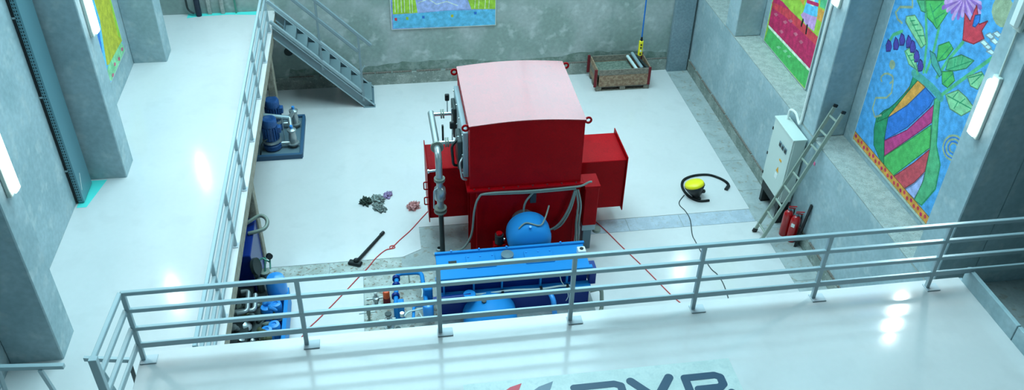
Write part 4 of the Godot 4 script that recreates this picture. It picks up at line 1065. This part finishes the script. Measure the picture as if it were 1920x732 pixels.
# ---------------------------------------------------------------- pump skid under the gallery
func vertical_motor(o: Node3D, at: Vector3, r: float, h: float) -> void:
	var m := part(mb().lathe([Vector2(r * .9, 0), Vector2(r * .9, h * .72), Vector2(0, h * .72)], at, Vector3.UP, 24), "motor", K.motor, o)
	for k in 18:
		var a := TAU * k / 18
		part(mb().box(at + Vector3(cos(a) * r * .96, h * .36, sin(a) * r * .96), Vector3(.05, h * .56, .012), 0.0, Basis(Vector3.UP, -a)), "cooling_fin", K.motor, m)
	part(mb().lathe([Vector2(r * 1.02, h * .68), Vector2(r * 1.04, h * .93), Vector2(r * .9, h), Vector2(r * .55, h), Vector2(r * .5, h * .985), Vector2(0, h * .985)], at, Vector3.UP, 24), "fan_cowl", K.motor, m)
	part(mb().span(at + Vector3(r * .8, h * .35, -.06), at + Vector3(r * 1.45, h * .62, .06), .01), "terminal_box", K.motor, m)
	part(flange(mb(), at + Vector3(0, -.01, 0), Vector3.UP, r * 1.3, .035), "mounting_ring", K.pipe, m)
	part(mb().lathe([Vector2(r * .6, -.2), Vector2(r * 1.2, -.17), Vector2(r * 1.25, -.08), Vector2(r * .8, -.03)], at, Vector3.UP, 24), "pump_casing", K.motor, m)

func build_pump_skid() -> void:
	var o := thing("pump_skid", "grey-blue pump skid with two upright blue motors under gallery edge", "pump", Vector3(-2.1, 0, -14.6))
	part(mb().span(Vector3(-2.62, .03, -15.30), Vector3(-1.68, .06, -13.96), .003), "drip_tray", K.plate, o)
	for e in [[Vector3(-2.64, 0, -13.97), Vector3(-1.65, .11, -13.91)], [Vector3(-2.64, 0, -15.35), Vector3(-1.65, .11, -15.29)], [Vector3(-1.70, 0, -15.3), Vector3(-1.64, .11, -13.95)], [Vector3(-2.66, 0, -15.3), Vector3(-2.60, .11, -13.95)]]:
		part(mb().span(e[0], e[1], .006), "frame_beam", K.skid, o)
	vertical_motor(o, Vector3(-2.20, .26, -14.25), .135, .46)
	vertical_motor(o, Vector3(-2.20, .26, -14.95), .135, .46)
	for z in [-14.25, -14.95]:
		part(mb().span(Vector3(-2.3, .06, z - .09), Vector3(-2.1, .09, z + .09), .004), "foot", K.steel, o)
		part(mb().tube([Vector3(-2.1, .16, z), Vector3(-1.9, .16, z), Vector3(-1.82, .16, z - .04)], .04, 10), "suction_pipe", K.pipe, o)
		var f := part(mb().lathe([Vector2(.11, 0), Vector2(.11, .025), Vector2(.065, .03), Vector2(.075, .12), Vector2(.06, .26), Vector2(.085, .28), Vector2(.085, .31), Vector2(.05, .33), Vector2(0, .34)], Vector3(-1.82, .13, z - .02), Vector3.UP, 18), "strainer", K.pipe, o)
		part(mb().tube([Vector3(-1.82, .06, z - .02), Vector3(-1.82, .14, z - .02)], .05, 10), "stand", K.dullpipe, f)
		part(mb().disc(Vector3(-1.82, .49, z - .02), Vector3.UP, .03, .06, 8), "top_plug", K.lightblue, f)
	part(mb().tube([Vector3(-2.62, .62, -14.62), Vector3(-1.86, .52, -14.55)], .045, 12), "header_pipe", K.rail, o)
	part(mb().tube([Vector3(-1.86, .52, -14.55), Vector3(-1.83, .42, -14.30)], .04, 10), "elbow_pipe", K.pipe, o)
	part(mb().tube([Vector3(-1.86, .52, -14.55), Vector3(-1.83, .42, -14.93)], .04, 10), "elbow_pipe", K.pipe, o)
	part(mb().tube([Vector3(-2.0, .06, -14.5), Vector3(-2.0, .56, -14.52)], .012, 6), "stay_rod", K.rail, o)
	part(mb().tube(smooth_path([Vector3(-2.42, .06, -14.05), Vector3(-2.36, .3, -14.05), Vector3(-2.26, .36, -14.1)], 5), .014, 6), "motor_cable", K.darkpipe, o)

func build_hydraulic_unit() -> void:
	var o := thing("hydraulic_unit", "blue hydraulic power unit with pipes and gauge under gallery edge", "hydraulic unit", Vector3(-2.0, 0, -9.8))
	part(mb().span(Vector3(-2.75, 0, -10.0), Vector3(-1.66, .10, -8.4), .008), "base_frame", K.navy, o)
	part(mb().span(Vector3(-2.75, 0, -11.0), Vector3(-2.13, .10, -10.05), .008), "tank_foot", K.navy, o)
	part(mb().span(Vector3(-2.75, .10, -11.0), Vector3(-2.13, .95, -10.05), .012), "oil_tank", K.navy, o)
	part(mb().tube(smooth_path([Vector3(-2.3, 1.0, -10.7), Vector3(-2.05, 1.06, -10.85), Vector3(-1.93, 1.04, -10.75), Vector3(-1.97, 1.0, -10.6), Vector3(-2.2, .97, -10.55)], 6), .03, 10), "suction_hose", K.dullpipe, o)
	part(mb().lathe([Vector2(.0, 0), Vector2(.13, .02), Vector2(.15, .08), Vector2(.15, .52), Vector2(.12, .60), Vector2(0, .63)], Vector3(-1.80, .10, -9.82), Vector3.UP, 22), "accumulator", K.lightblue, o)
	part(mb().span(Vector3(-1.70, .10, -9.9), Vector3(-1.64, .42, -8.6), .006), "side_panel", K.blue, o)
	for q in [[499, 578], [517, 571], [514, 610], [500, 620]]:
		var a := on_y(q[0], q[1], .45)
		var m := part(mb().lathe([Vector2(.085, 0), Vector2(.085, .33), Vector2(.075, .37), Vector2(.035, .375), Vector2(.03, .36), Vector2(0, .36)], Vector3(a.x, .10, a.z), Vector3.UP, 20), "motor", K.lightblue, o)
		part(flange(mb(), Vector3(a.x, .2, a.z), Vector3.UP, .11, .025), "motor_flange", K.plate, m)
	part(mb().span(Vector3(-2.12, .10, -9.9), Vector3(-1.96, .40, -9.0), .01), "valve_block", K.darkpipe, o)
	part(mb().span(Vector3(-2.45, .10, -9.95), Vector3(-2.15, .45, -8.6), .01), "pump_block", K.darkpipe, o)
	for q in [[482, 513], [489, 530], [497, 512]]:
		var a := on_y(q[0], q[1], .55)
		part(mb().lathe([Vector2(.06, -.44), Vector2(.06, -.02), Vector2(.075, 0), Vector2(.075, .03), Vector2(0, .04)], a, Vector3.UP, 16), "filter_can", K.dullpipe, o)
	part(mb().tube(round_path(ys(.62, [[452, 548], [466, 546], [463, 584], [444, 588]]), .05, 5), .032, 10), "return_pipe", K.pipe, o)
	part(mb().tube(round_path(ys(.55, [[479, 553], [477, 582], [440, 586]]), .06, 5), .034, 10), "return_pipe", K.pipe, o)
	for q in [[470, 602], [486, 616], [462, 625], [478, 634], [495, 640]]:
		var a := on_y(q[0], q[1], .3)
		part(mb().lathe([Vector2(.05, -.2), Vector2(.05, 0), Vector2(.065, .02), Vector2(.065, .07), Vector2(.03, .09), Vector2(0, .09)], a, Vector3.UP, 14), "valve_spool", K.dullpipe, o)
	var rng := RandomNumberGenerator.new()
	rng.seed = 17
	for k in 22:
		var c := Vector3(rng.randf_range(-2.32, -1.84), rng.randf_range(.38, .56), rng.randf_range(-9.75, -8.55))
		var r := rng.randf_range(.025, .055)
		var mt: Material = [K.brass, K.dullpipe, K.darkpipe, K.lightblue, K.pipe][k % 5]
		var axis := Vector3(rng.randf_range(-1, 1), rng.randf_range(.4, 1), rng.randf_range(-.6, .6)).normalized()
		var f := part(mb().lathe([Vector2(r * .6, -.09), Vector2(r, -.05), Vector2(r, .0), Vector2(r * 1.3, .01), Vector2(r * 1.3, .035), Vector2(r * .6, .05), Vector2(0, .052)], c, axis, 10), "fitting", mt, o)
		part(mb().tube([c - axis * .05, Vector3(c.x - .04, .12, c.z + .03)], .016, 6), "fitting_pipe", [K.darkpipe, K.brass, K.pipe][k % 3], f)
	# gauge stand with green fittings
	var base := Vector3(-1.93, .40, -9.95)
	var g := part(mb().tube([on_y(497, 515, .55), on_y(497, 482, .75)], .014, 8), "gauge_pipe", K.teal_pipe, o)
	part(mb().tube(smooth_path([on_y(485, 490, .75), on_y(492, 485, .78), on_y(498, 488, .76), on_y(507, 492, .74)], 4), .013, 6), "gauge_branch", K.teal_pipe, g)
	part(mb().tube([on_y(507, 505, .7), on_y(506, 484, .8)], .012, 6), "gauge_stem", K.teal_pipe, o)
	part(mb().disc(on_y(505, 481, .86), Vector3(.5, .2, .8).normalized(), .045, .05, 14), "gauge", K.black, o)
	part(flange(mb(), on_y(480, 500, .75), Vector3(1, .3, .2).normalized(), .13, .05), "hand_wheel", K.darkpipe, o)

# ---------------------------------------------------------------- lamps on the pillars
func build_lamps() -> void:
	var glow := mat(Color(1, 1, 1), .4)
	glow.emission_enabled = true
	glow.emission = Color(.93, 1.0, 1.0)
	glow.emission_energy_multiplier = 5.0
	for side in [-1, 1]:
		var face: float = -3.83 if side < 0 else WALL
		var zl: Array = [-14.83, -11.26, -7.69] if side < 0 else [-14.68, -11.1, -7.55]
		var where := ["pillar beside the back wall", "middle pillar", "pillar closest to the platform"]
		for i in 3:
			var z: float = zl[i]
			var into: float = -side * 1.0
			var wall := "gallery" if side < 0 else "mural wall"
			var o := thing("wall_lamp", "lit tube lamp on the %s %s" % [wall, where[i]], "lamp", Vector3(face, 3.95, z))
			part(mb().span(Vector3(face, 3.95, z - .06), Vector3(face + into * .05, 4.75, z + .06), .008), "housing", K.cabinet, o)
			var d := mb()
			d.box(Vector3(face + into * .085, 4.35, z), Vector3(.07, .72, .13), .03)
			part(d, "diffuser", glow, o)
			part(mb().tube([Vector3(face + into * .02, 4.75, z), Vector3(face + into * .02, 5.3, z)], .012, 6), "conduit", K.cabinet, o)
			var l := AreaLight3D.new()
			l.name = "tube_light"
			l.area_size = Vector2(.13, .72)
			l.light_color = Color(.93, 1.0, 1.0)
			l.light_energy = 4.0
			l.shadow_enabled = true
			o.add_child(l)
			l.position = Vector3(into * .125, .4, 0)
			l.rotation = Vector3(0, PI / 2 if side > 0 else -PI / 2, 0)
			if side < 0 or i < 2: continue
			var u := thing("wall_lamp", "unlit tube lamp high on the %s %s" % [wall, where[i]], "lamp", Vector3(face, 5.3, z))
			part(mb().span(Vector3(face, 5.3, z - .06), Vector3(face + into * .05, 6.1, z + .06), .008), "housing", K.cabinet, u)
			part(mb().box(Vector3(face + into * .085, 5.7, z), Vector3(.07, .72, .13), .03), "diffuser", K.white, u)

# ---------------------------------------------------------------- things along the mural wall
func build_wall_side() -> void:
	var o := thing("control_cabinet", "pale grey control cabinet on black stand against the wall", "cabinet", Vector3(6.55, 0, -11.32))
	var body := part(mb().span(Vector3(6.44, .46, -11.70), Vector3(WALL - .035, 1.72, -10.94), .008), "body", K.cabinet, o)
	part(mb().span(Vector3(6.41, 1.70, -11.71), Vector3(WALL - .03, 1.73, -10.93), .004), "roof_sheet", K.cabinet, body)
	var door := part(mb().span(Vector3(6.42, .48, -11.685), Vector3(6.44, 1.695, -10.955), .005), "door", K.cabinet, o)
	for k in 3:
		part(mb().span(Vector3(6.41, 1.36, -11.36 + k * .105), Vector3(6.42, 1.46, -11.285 + k * .105), .003), "meter", K.plate, door)
		part(mb().span(Vector3(6.407, 1.375, -11.35 + k * .105), Vector3(6.411, 1.43, -11.295 + k * .105)), "dial", K.black, door)
	for y in [1.5, 1.0, .6]: part(mb().span(Vector3(6.41, y - .025, -11.70), Vector3(6.43, y + .025, -11.67), .003), "hinge", K.black, door)
	var tri := PackedVector2Array([Vector2(0, 0), Vector2(.1, 0), Vector2(.05, .1)])
	part(mb().prism(tri, Vector3(6.42, .92, -11.27), Vector3(0, 0, 1), Vector3.UP, Vector3(-.003, 0, 0)), "warning_triangle", K.orange_sign, door)
	part(mb().span(Vector3(6.417, 1.14, -11.24), Vector3(6.42, 1.18, -11.16)), "warning_sticker", K.orange_sign, door)
	part(mb().span(Vector3(6.417, .78, -11.28), Vector3(6.42, .88, -11.19)), "paper_sticker", K.white, door)
	part(mb().span(Vector3(6.46, 0, -11.68), Vector3(WALL - .04, .46, -11.60), .004), "stand_leg", K.black, o)
	part(mb().span(Vector3(6.46, 0, -11.04), Vector3(WALL - .04, .46, -10.96), .004), "stand_leg", K.black, o)
	part(mb().span(Vector3(6.45, .28, -11.68), Vector3(6.47, .46, -10.96), .003), "stand_panel", K.black, o)
	var c := single(mb().tube(round_path([Vector3(6.58, 1.732, -11.58), Vector3(6.58, 1.93, -11.58), Vector3(6.63, 1.93, -11.45), Vector3(6.64, 1.80, -11.28), Vector3(6.655, 1.88, -11.27), Vector3(6.655, 5.2, -11.27)], .06, 4), .022, 8), "conduit", K.white, "white conduit rising from control cabinet up the pillar", "pipe")
	# aluminium ladder, its foot on the floor and its rails against the ledge edge
	var la := thing("ladder", "aluminium ladder leaning on wall ledge beside control cabinet", "ladder", Vector3(6.02, 0, -10.63))
	var f0 := Vector3(6.02, 0.01, -10.78)
	var f1 := Vector3(6.02, 0.01, -10.50)
	var t0 := on_x(1567, 198, 6.86)
	var t1 := on_x(1582, 211, 6.86)
	for e in [[f0, t0], [f1, t1]]:
		part(mb().bar(e[0], e[1], .025, .065, .004, Vector3(-.9, .3, 0)), "side_rail", K.alu, la)
		var d: Vector3 = (e[1] - e[0]).normalized()
		part(mb().bar(e[0], e[0] + d * .07, .04, .08, .006, Vector3(-.9, .3, 0)), "rubber_foot", K.black, la)
		part(mb().bar(e[1] - d * .03, e[1] + d * .02, .032, .072, .006, Vector3(-.9, .3, 0)), "end_cap", K.black, la)
	for k in 9:
		var t := (k + .65) / 9.3
		part(mb().bar(f0.lerp(t0, t), f1.lerp(t1, t), .03, .03, .004, (t0 - f0).normalized()), "rung", K.alu, la)
	for i in 2:
		var at := [Vector3(6.50, 0, -10.66), Vector3(6.56, 0, -10.50)][i] as Vector3
		var ex := thing("fire_extinguisher", ["red fire extinguisher closer to the ladder, without a white label", "red fire extinguisher with square white label"][i], "extinguisher", at, "fire extinguishers")
		part(mb().lathe([Vector2(0, 0), Vector2(.075, 0), Vector2(.082, .02), Vector2(.082, .42), Vector2(.072, .47), Vector2(.045, .505), Vector2(.025, .515), Vector2(.025, .53)], at, Vector3.UP, 24), "cylinder", K.extinguisher, ex)
		part(mb().lathe([Vector2(.025, .52), Vector2(.03, .53), Vector2(.03, .57), Vector2(0, .575)], at, Vector3.UP, 12), "valve", K.plate, ex)
		part(mb().bar(at + Vector3(-.03, .60, .0), at + Vector3(.09, .62, .05), .022, .012), "handle", K.extinguisher, ex)
		part(mb().bar(at + Vector3(-.03, .575, .0), at + Vector3(.08, .575, .045), .022, .010), "lever", K.extinguisher, ex)
		part(mb().tube(smooth_path([at + Vector3(.02, .55, -.02), at + Vector3(.10, .5, -.03), at + Vector3(.105, .3, -.03), at + Vector3(.10, .12, -.02)], 5), .011, 6), "hose", K.black, ex)
		if i == 1: part(mb().box(at + Vector3(-.062, .36, .056), Vector3(.003, .07, .06), 0, Basis(Vector3.UP, .74)), "paper_label", K.white, ex)
	var br := thing("wall_bracket", "black steel bracket leaning on wall behind fire extinguishers", "bracket", Vector3(6.64, 0, -10.36))
	part(mb().bar(Vector3(6.60, .30, -10.33), Vector3(6.66, .86, -10.33), .05, .03), "plate", K.black, br)
	part(mb().bar(Vector3(6.58, 0, -10.36), Vector3(6.61, .32, -10.34), .12, .03), "foot", K.black, br)
	single(mb().box(on_x(1527, 307, WALL - .005), Vector3(.006, .06, .05), .001), "pink_tag", K.pinktag, "small pink paper tag stuck on wall under the ledge", "tag")

# ---------------------------------------------------------------- loose things on the machine floor
func crumple(at: Vector3, size: Vector3, sd: int, turn := 0.0) -> Mb:   # a crumpled cloth: a low mound with deep folds, resting on the floor
	var f := FastNoiseLite.new()
	f.seed = sd
	f.frequency = 1.6
	f.fractal_octaves = 3
	var m := mb()
	var nu := 26
	var nv := 10
	var b := Basis(Vector3.UP, turn)
	var pt := func(i: int, j: int) -> Vector3:
		var a := TAU * (i % nu) / nu
		var e := PI * 0.5 * j / nv
		var d := Vector3(cos(a) * cos(e), sin(e), sin(a) * cos(e))
		var k := 0.78 + .5 * f.get_noise_3dv(d * 1.3)
		var fold := .12 * sin(a * 7.0 + sd) * cos(e) + .22 * f.get_noise_3dv(d * 3.4 + Vector3(7, 3, 1))
		return at + b * (d * size * maxf(.2, k + fold))
	for i in nu:
		for j in nv:
			var q := [pt.call(i, j), pt.call(i + 1, j), pt.call(i + 1, j + 1), pt.call(i, j + 1)]
			var nn: Vector3 = ((q[1] - q[0]) as Vector3).cross(q[3] - q[0])
			if nn.length() < 1e-9: nn = Vector3.UP
			if nn.dot((q[0] as Vector3) - at) < 0: nn = -nn
			m.quad(q[0], q[1], q[2], q[3], nn.normalized())
	return m

func build_floor_things() -> void:
	# wooden box pallet
	var o := thing("pallet_box", "worn wooden pallet box with red corner posts by back wall", "crate", Vector3(4.98, 0, -16.07))
	var x0 := 4.40
	var x1 := 5.57
	var z0 := -16.42
	var z1 := -15.75
	for x in [x0 + .06, (x0 + x1) * .5, x1 - .06]:
		for z in [z0 + .06, (z0 + z1) * .5, z1 - .06]:
			part(mb().box(Vector3(x, .055, z), Vector3(.12, .075, .11), .004), "pallet_block", K.greywood, o)
	for z in [z0 + .06, (z0 + z1) * .5, z1 - .06]:
		part(mb().span(Vector3(x0, 0, z - .05), Vector3(x1, .018, z + .05), .003), "pallet_runner", K.greywood, o)
	for k in 5:
		var z := lerpf(z0 + .07, z1 - .07, k / 4.0)
		part(mb().span(Vector3(x0, .093, z - .062), Vector3(x1, .113, z + .062), .003), "deck_board", K.greywood, o)
	for k in 3:
		var ya := .115 + k * .133
		for z in [z0 + .012, z1 - .012]:
			part(mb().span(Vector3(x0 + .05, ya, z - .011), Vector3(x1 - .05, ya + .129, z + .011), .003), "side_plank", K.wood if k != 2 else K.greywood, o)
		for x in [x0 + .012, x1 - .012]:
			part(mb().span(Vector3(x - .011, ya, z0 + .03), Vector3(x + .011, ya + .129, z1 - .03), .003), "end_plank", K.greywood if k % 2 else K.wood, o)
	for p in [Vector3(x0, 0, z0), Vector3(x1, 0, z0), Vector3(x0, 0, z1), Vector3(x1, 0, z1)]:
		var sx := 1.0 if p.x == x0 else -1.0
		var sz := 1.0 if p.z == z0 else -1.0
		part(mb().span(p + Vector3(-sx * .004, .11, -sz * .004), p + Vector3(sx * .055, .52, sz * .03), .004), "corner_post", K.redwood, o)
	var cv := single(mb().prism(PackedVector2Array([Vector2(4.44, -16.39), Vector2(5.22, -16.39), Vector2(5.24, -15.79), Vector2(4.44, -15.79)]), Vector3(0, .33, 0), Vector3.RIGHT, Vector3.BACK, Vector3(0, .04, 0)), "tarpaulin", K.tarp, "grey-green sheet lying inside wooden pallet box", "sheet")
	var paths := [[Vector3(5.20, .50, -16.36), Vector3(5.30, .42, -15.82)], [Vector3(5.30, .56, -16.38), Vector3(5.40, .46, -15.86)]]
	for i in 2:
		single(mb().bar(paths[i][0], paths[i][1], .06, .05, .01), "metal_profile", K.whitecable if i == 0 else K.rail, ["pale metal profile in pallet box, lower of the two", "pale metal profile in pallet box, beside the dark bar"][i], "metal bar", "metal profiles in the pallet box")
	single(mb().bar(Vector3(5.40, .47, -16.38), Vector3(5.51, .47, -15.82), .05, .05, .005), "metal_bar", K.darkpipe, "dark metal bar lying along the end of pallet box", "metal bar")
	# crane pendant
	var pn := thing("crane_pendant", "yellow crane push-button pendant hanging on blue cable above pallet box", "crane control", Vector3(5.36, .68, -16.0))
	var bb := part(mb().box(Vector3(5.36, .86, -16.0), Vector3(.09, .36, .07), .02), "button_box", K.yellow, pn)
	for k in 4: part(mb().disc(Vector3(5.355, .74 + k * .07, -15.962), Vector3.BACK, .019, .012, 12), "button", [K.black, K.white, K.black, K.black][k], bb)
	part(mb().lathe([Vector2(.03, 0), Vector2(.02, .08), Vector2(.012, .1)], Vector3(5.36, 1.03, -16.0), Vector3.UP, 10), "strain_relief", K.black, pn)
	part(mb().tube([Vector3(5.36, 1.1, -16.0), Vector3(5.34, 6.0, -16.0), Vector3(5.34, CEIL, -16.0)], .016, 8), "cable", K.bluecable, pn)
	# vacuum cleaner
	var vb := on_y(1306, 371, 0)
	var v := thing("vacuum_cleaner", "yellow and black drum vacuum cleaner standing on white floor", "vacuum cleaner", vb)
	var ax := Vector3(-.22, .90, -.22).normalized()
	part(mb().lathe([Vector2(0, 0), Vector2(.06, .0), Vector2(.08, .05), Vector2(.15, .16), Vector2(.165, .19), Vector2(.165, .23)], vb + Vector3(0, .012, 0), ax, 26), "drum", K.black, v)
	part(mb().lathe([Vector2(.17, .225), Vector2(.175, .235), Vector2(.172, .275), Vector2(.155, .30), Vector2(.07, .315), Vector2(0, .318)], vb + Vector3(0, .012, 0), ax, 28), "motor_head", K.yellow, v)
	part(mb().lathe([Vector2(.165, .215), Vector2(.182, .22), Vector2(.182, .24), Vector2(.165, .245)], vb + Vector3(0, .012, 0), ax, 26), "rim", K.black, v)
	part(mb().bar(vb + Vector3(-.1, .02, .02), vb + Vector3(.06, .02, .06), .05, .04, .01), "foot", K.black, v)
	part(mb().bar(vb + Vector3(.12, .02, -.12), vb + Vector3(.0, .02, -.02), .05, .04, .01), "foot", K.black, v)
	part(mb().box(vb + Vector3(.09, .15, .02), Vector3(.08, .06, .06), .012), "hose_inlet", K.black, v)
	var hp := ys(.024, [[1330, 376], [1310, 377], [1291, 368], [1280, 353], [1280, 341], [1288, 334], [1305, 329], [1328, 328], [1348, 334], [1362, 342], [1366, 349], [1362, 354]])
	var hs := thing("vacuum_hose", "black corrugated vacuum hose curled round the yellow vacuum cleaner", "hose", hp[3])
	var hpath := smooth_path(hp, 12)
	part(mb().tube(hpath, .021, 10), "tube", K.rubber, hs)
	var ribs := mb()
	for i in range(2, hpath.size() - 2, 1): ribs.lathe([Vector2(.019, -.006), Vector2(.026, 0), Vector2(.019, .006)], hpath[i], ((hpath[i + 1] - hpath[i - 1]) as Vector3).normalized(), 8)
	part(ribs, "corrugation", K.rubber, hs).set_meta("kind", "stuff")
	part(mb().tube([hp[-2] + Vector3(0, .002, 0), hp[-1] + Vector3(-.02, .004, .03)], .034, 10), "end_cuff", K.black, hs)
	single(mb().tube(smooth_path(ys(.012, [[1283, 366], [1274, 378], [1275, 386], [1285, 396], [1294, 412], [1298, 440], [1305, 455], [1330, 500], [1345, 515], [1355, 530], [1362, 548], [1370, 575]]), 6), .008, 6), "power_cord", K.darkpipe, "thin grey power cord trailing from vacuum cleaner", "cord")
	# floor nozzle and tube
	var nz := thing("floor_nozzle", "black vacuum floor nozzle with straight tube lying on white floor", "floor nozzle", on_y(664, 494, 0))
	var ha := on_y(654, 491, .03)
	var hb := on_y(678, 496, .03)
	part(mb().bar(ha, hb, .11, .05, .015), "head", K.rubber, nz)
	part(mb().box(on_y(668, 489, .06), Vector3(.08, .07, .09), .02), "joint", K.rubber, nz)
	part(mb().tube([on_y(671, 488, .05), on_y(718, 437, .025)], .024, 10), "tube", K.rubber, nz)
	part(mb().tube([on_y(714, 441, .03), on_y(719, 436, .025)], .03, 10), "end_cuff", K.black, nz)
	# cords lying on the floor
	single(mb().tube(smooth_path(ys(.012, [[803, 396], [790, 410], [770, 432], [750, 450], [738, 462], [733, 467], [731, 463], [738, 461], [740, 465], [733, 467], [722, 470], [705, 484], [690, 502], [668, 525], [640, 555], [600, 596], [580, 615], [560, 640]]), 6), .009, 6), "red_cord", K.redcord, "thin red cord with a loop trailing past the black floor nozzle", "cord")
	single(mb().tube(smooth_path(ys(.012, [[1112, 412], [1135, 432], [1165, 462], [1200, 495], [1230, 525], [1260, 555], [1290, 580]]), 6), .009, 6), "red_cord", K.redcord, "thin red cord running from red generator terminal box across floor", "cord")
	# rags
	var rags := [
		["dark grey-green crumpled rag, the round one of a heap", [686, 381], Vector3(.13, .12, .12), K.rag_dark, 3],
		["grey and white crumpled rag in the middle of a heap", [709, 376], Vector3(.16, .11, .12), K.rag_grey, 8],
		["flat black and white rag under the grey rag", [712, 391], Vector3(.22, .06, .11), K.rag_black, 12],
		["lilac twisted rag sticking out of a heap", [727, 368], Vector3(.13, .07, .09), K.rag_lilac, 15],
		["pink and dark crumpled rag lying alone beside red duct", [775, 390], Vector3(.13, .13, .14), K.rag_pink, 21],
	]
	for r in rags:
		var at := on_y(r[1][0], r[1][1], 0) + Vector3(0, .006, 0)
		single(crumple(at, r[2], r[4], r[4] * .7), "rag", r[3], r[0], "rag", "cleaning rags on the floor")
	# printed sheet with the company sign on the platform
	var sg := thing("floor_sign", "pale printed sheet with red and grey flames and dark letters on near platform", "sign", Vector3(1.9, PLATFORM, -5.2))
	part(mb().span(Vector3(.53, PLATFORM, -5.70), Vector3(3.24, PLATFORM + .003, -4.75)), "sheet", K.sheet, sg)
	var y := PLATFORM + .003
	var slab := func(poly: Array, called: String, m: Material):
		var p := PackedVector2Array()
		for q in poly: p.append(Vector2(q[0], q[1]))
		part(mb().prism(p, Vector3(0, y, 0), Vector3.RIGHT, Vector3.BACK, Vector3(0, .002, 0)), called, m, sg)
	slab.call([[1.10, -5.645], [1.06, -5.56], [1.0, -5.46], [.90, -5.34], [.78, -5.25], [.80, -5.40], [.88, -5.54], [.98, -5.61]], "red_flame", K.flame)
	slab.call([[1.41, -5.63], [1.37, -5.54], [1.28, -5.40], [1.14, -5.26], [.98, -5.16], [1.02, -5.34], [1.14, -5.50], [1.26, -5.58]], "grey_flame", K.greyflame)
	var lift := [0.0]
	var stroke := func(pts: Array, called: String, w := .08):
		var p := PackedVector2Array()
		for q in pts: p.append(Vector2(q[0], q[1]) * 1000.0)
		lift[0] += .0002
		for poly in Geometry2D.offset_polyline(p, w * 500.0, Geometry2D.JOIN_ROUND, Geometry2D.END_ROUND):
			if Geometry2D.is_polygon_clockwise(poly): continue
			part(mb().prism(poly, Vector3(0, y, 0), Vector3.RIGHT * .001, Vector3.BACK * .001, Vector3(0, .002 + lift[0], 0)), called, K.letter, sg)
	stroke.call([[1.60, -5.52], [2.0, -5.52], [2.06, -5.49], [2.06, -5.33], [2.0, -5.30], [1.62, -5.30], [1.62, -5.05]], "letter")
	stroke.call([[1.82, -5.30], [2.06, -5.05]], "letter")
	stroke.call([[2.17, -5.53], [2.37, -5.28], [2.56, -5.53]], "letter", .09)
	stroke.call([[2.37, -5.28], [2.37, -5.05]], "letter", .09)
	stroke.call([[2.81, -5.345], [3.03, -5.345], [3.07, -5.38], [3.07, -5.47], [3.02, -5.50], [2.715, -5.50], [2.715, -5.07], [3.06, -5.07], [3.12, -5.11], [3.12, -5.265]], "letter", .084)

# ---------------------------------------------------------------- gallery
func build_gallery_things() -> void:
	var o := thing("cable_tray", "grey-green perforated steel cable tray rising beside gallery pillar", "cable tray", Vector3(-4.33, GALLERY, -10.7))
	var top := 9.0
	part(mb().span(Vector3(-4.30, GALLERY + .02, -10.92), Vector3(-4.285, top, -10.46), .002), "sheet", K.tray, o)
	part(mb().span(Vector3(-4.36, GALLERY + .02, -10.465), Vector3(-4.285, top, -10.455), .002), "flange", K.tray, o)
	part(mb().span(Vector3(-4.395, GALLERY + .02, -10.475), Vector3(-4.365, top, -10.455)), "gap_shade_strip", K.black, o)  # black strip stands in for the dark gap behind the tray
	var holes := mb()
	var y := GALLERY + .06
	while y < 6.2:
		for x in [-4.345, -4.318]: holes.box(Vector3(x, y, -10.4545), Vector3(.012, .022, .002))
		y += .045
	part(holes, "perforation", K.black, o).set_meta("kind", "stuff")
	for yy in [2.35, 3.5, 4.6]: part(mb().span(Vector3(-4.395, yy, -10.48), Vector3(-4.36, yy + .02, -10.44)), "wall_clip", K.rail, o)
	part(mb().tube([Vector3(-4.28, 2.0, -10.5), Vector3(-4.28, 2.22, -10.6)], .004, 5), "loose_tie", K.white, o)
	single(mb().prism(PackedVector2Array([Vector2(-4.37, -10.36), Vector2(-4.24, -10.36), Vector2(-4.10, -11.0), Vector2(-4.36, -11.0)]), Vector3(0, GALLERY, 0), Vector3.RIGHT, Vector3.BACK, Vector3(0, .003, 0)), "masking_tape", K.tape, "turquoise masking film on gallery floor at foot of cable tray", "tape")
	# corner of the gallery by the back wall
	single(mb().prism(PackedVector2Array([Vector2(-3.74, -16.56), Vector2(-2.42, -16.56), Vector2(-2.42, -16.40), Vector2(-2.95, -16.46), Vector2(-3.5, -16.44), Vector2(-3.74, -16.38)]), Vector3(0, GALLERY, 0), Vector3.RIGHT, Vector3.BACK, Vector3(0, .003, 0)), "masking_tape", K.tape, "turquoise masking film along gallery floor by the back wall", "tape")
	single(mb().tube([Vector3(-3.52, GALLERY, -16.47), Vector3(-3.52, 5.2, -16.47)], .055, 14), "standpipe", K.navy_pipe, "dark blue standpipe rising from gallery floor at back wall", "pipe")
	single(mb().tube(round_path([Vector3(-3.72, GALLERY + .9, -16.5), Vector3(-3.72, GALLERY + .12, -16.5), Vector3(-3.61, GALLERY + .05, -16.47)], .1, 4), .02, 8), "drain_hose", K.darkpipe, "thin dark hose curving down to the dark blue standpipe", "hose")
	for i in 2:
		var x := [-3.32, -3.07][i] as float
		single(mb().span(Vector3(x - .035, GALLERY, BACK + .01), Vector3(x + .035, 5.0, BACK + .07), .005), "cable_duct", K.ledge, ["beige upright cable duct beside the dark blue standpipe", "beige upright cable duct between another duct and thin pipe"][i], "cable duct", "cable ducts on the back wall")
	single(mb().tube([Vector3(-2.82, GALLERY, BACK + .05), Vector3(-2.82, 5.0, BACK + .05)], .018, 8), "thin_pipe", K.teal_pipe, "thin green upright pipe on back wall above gallery", "pipe")
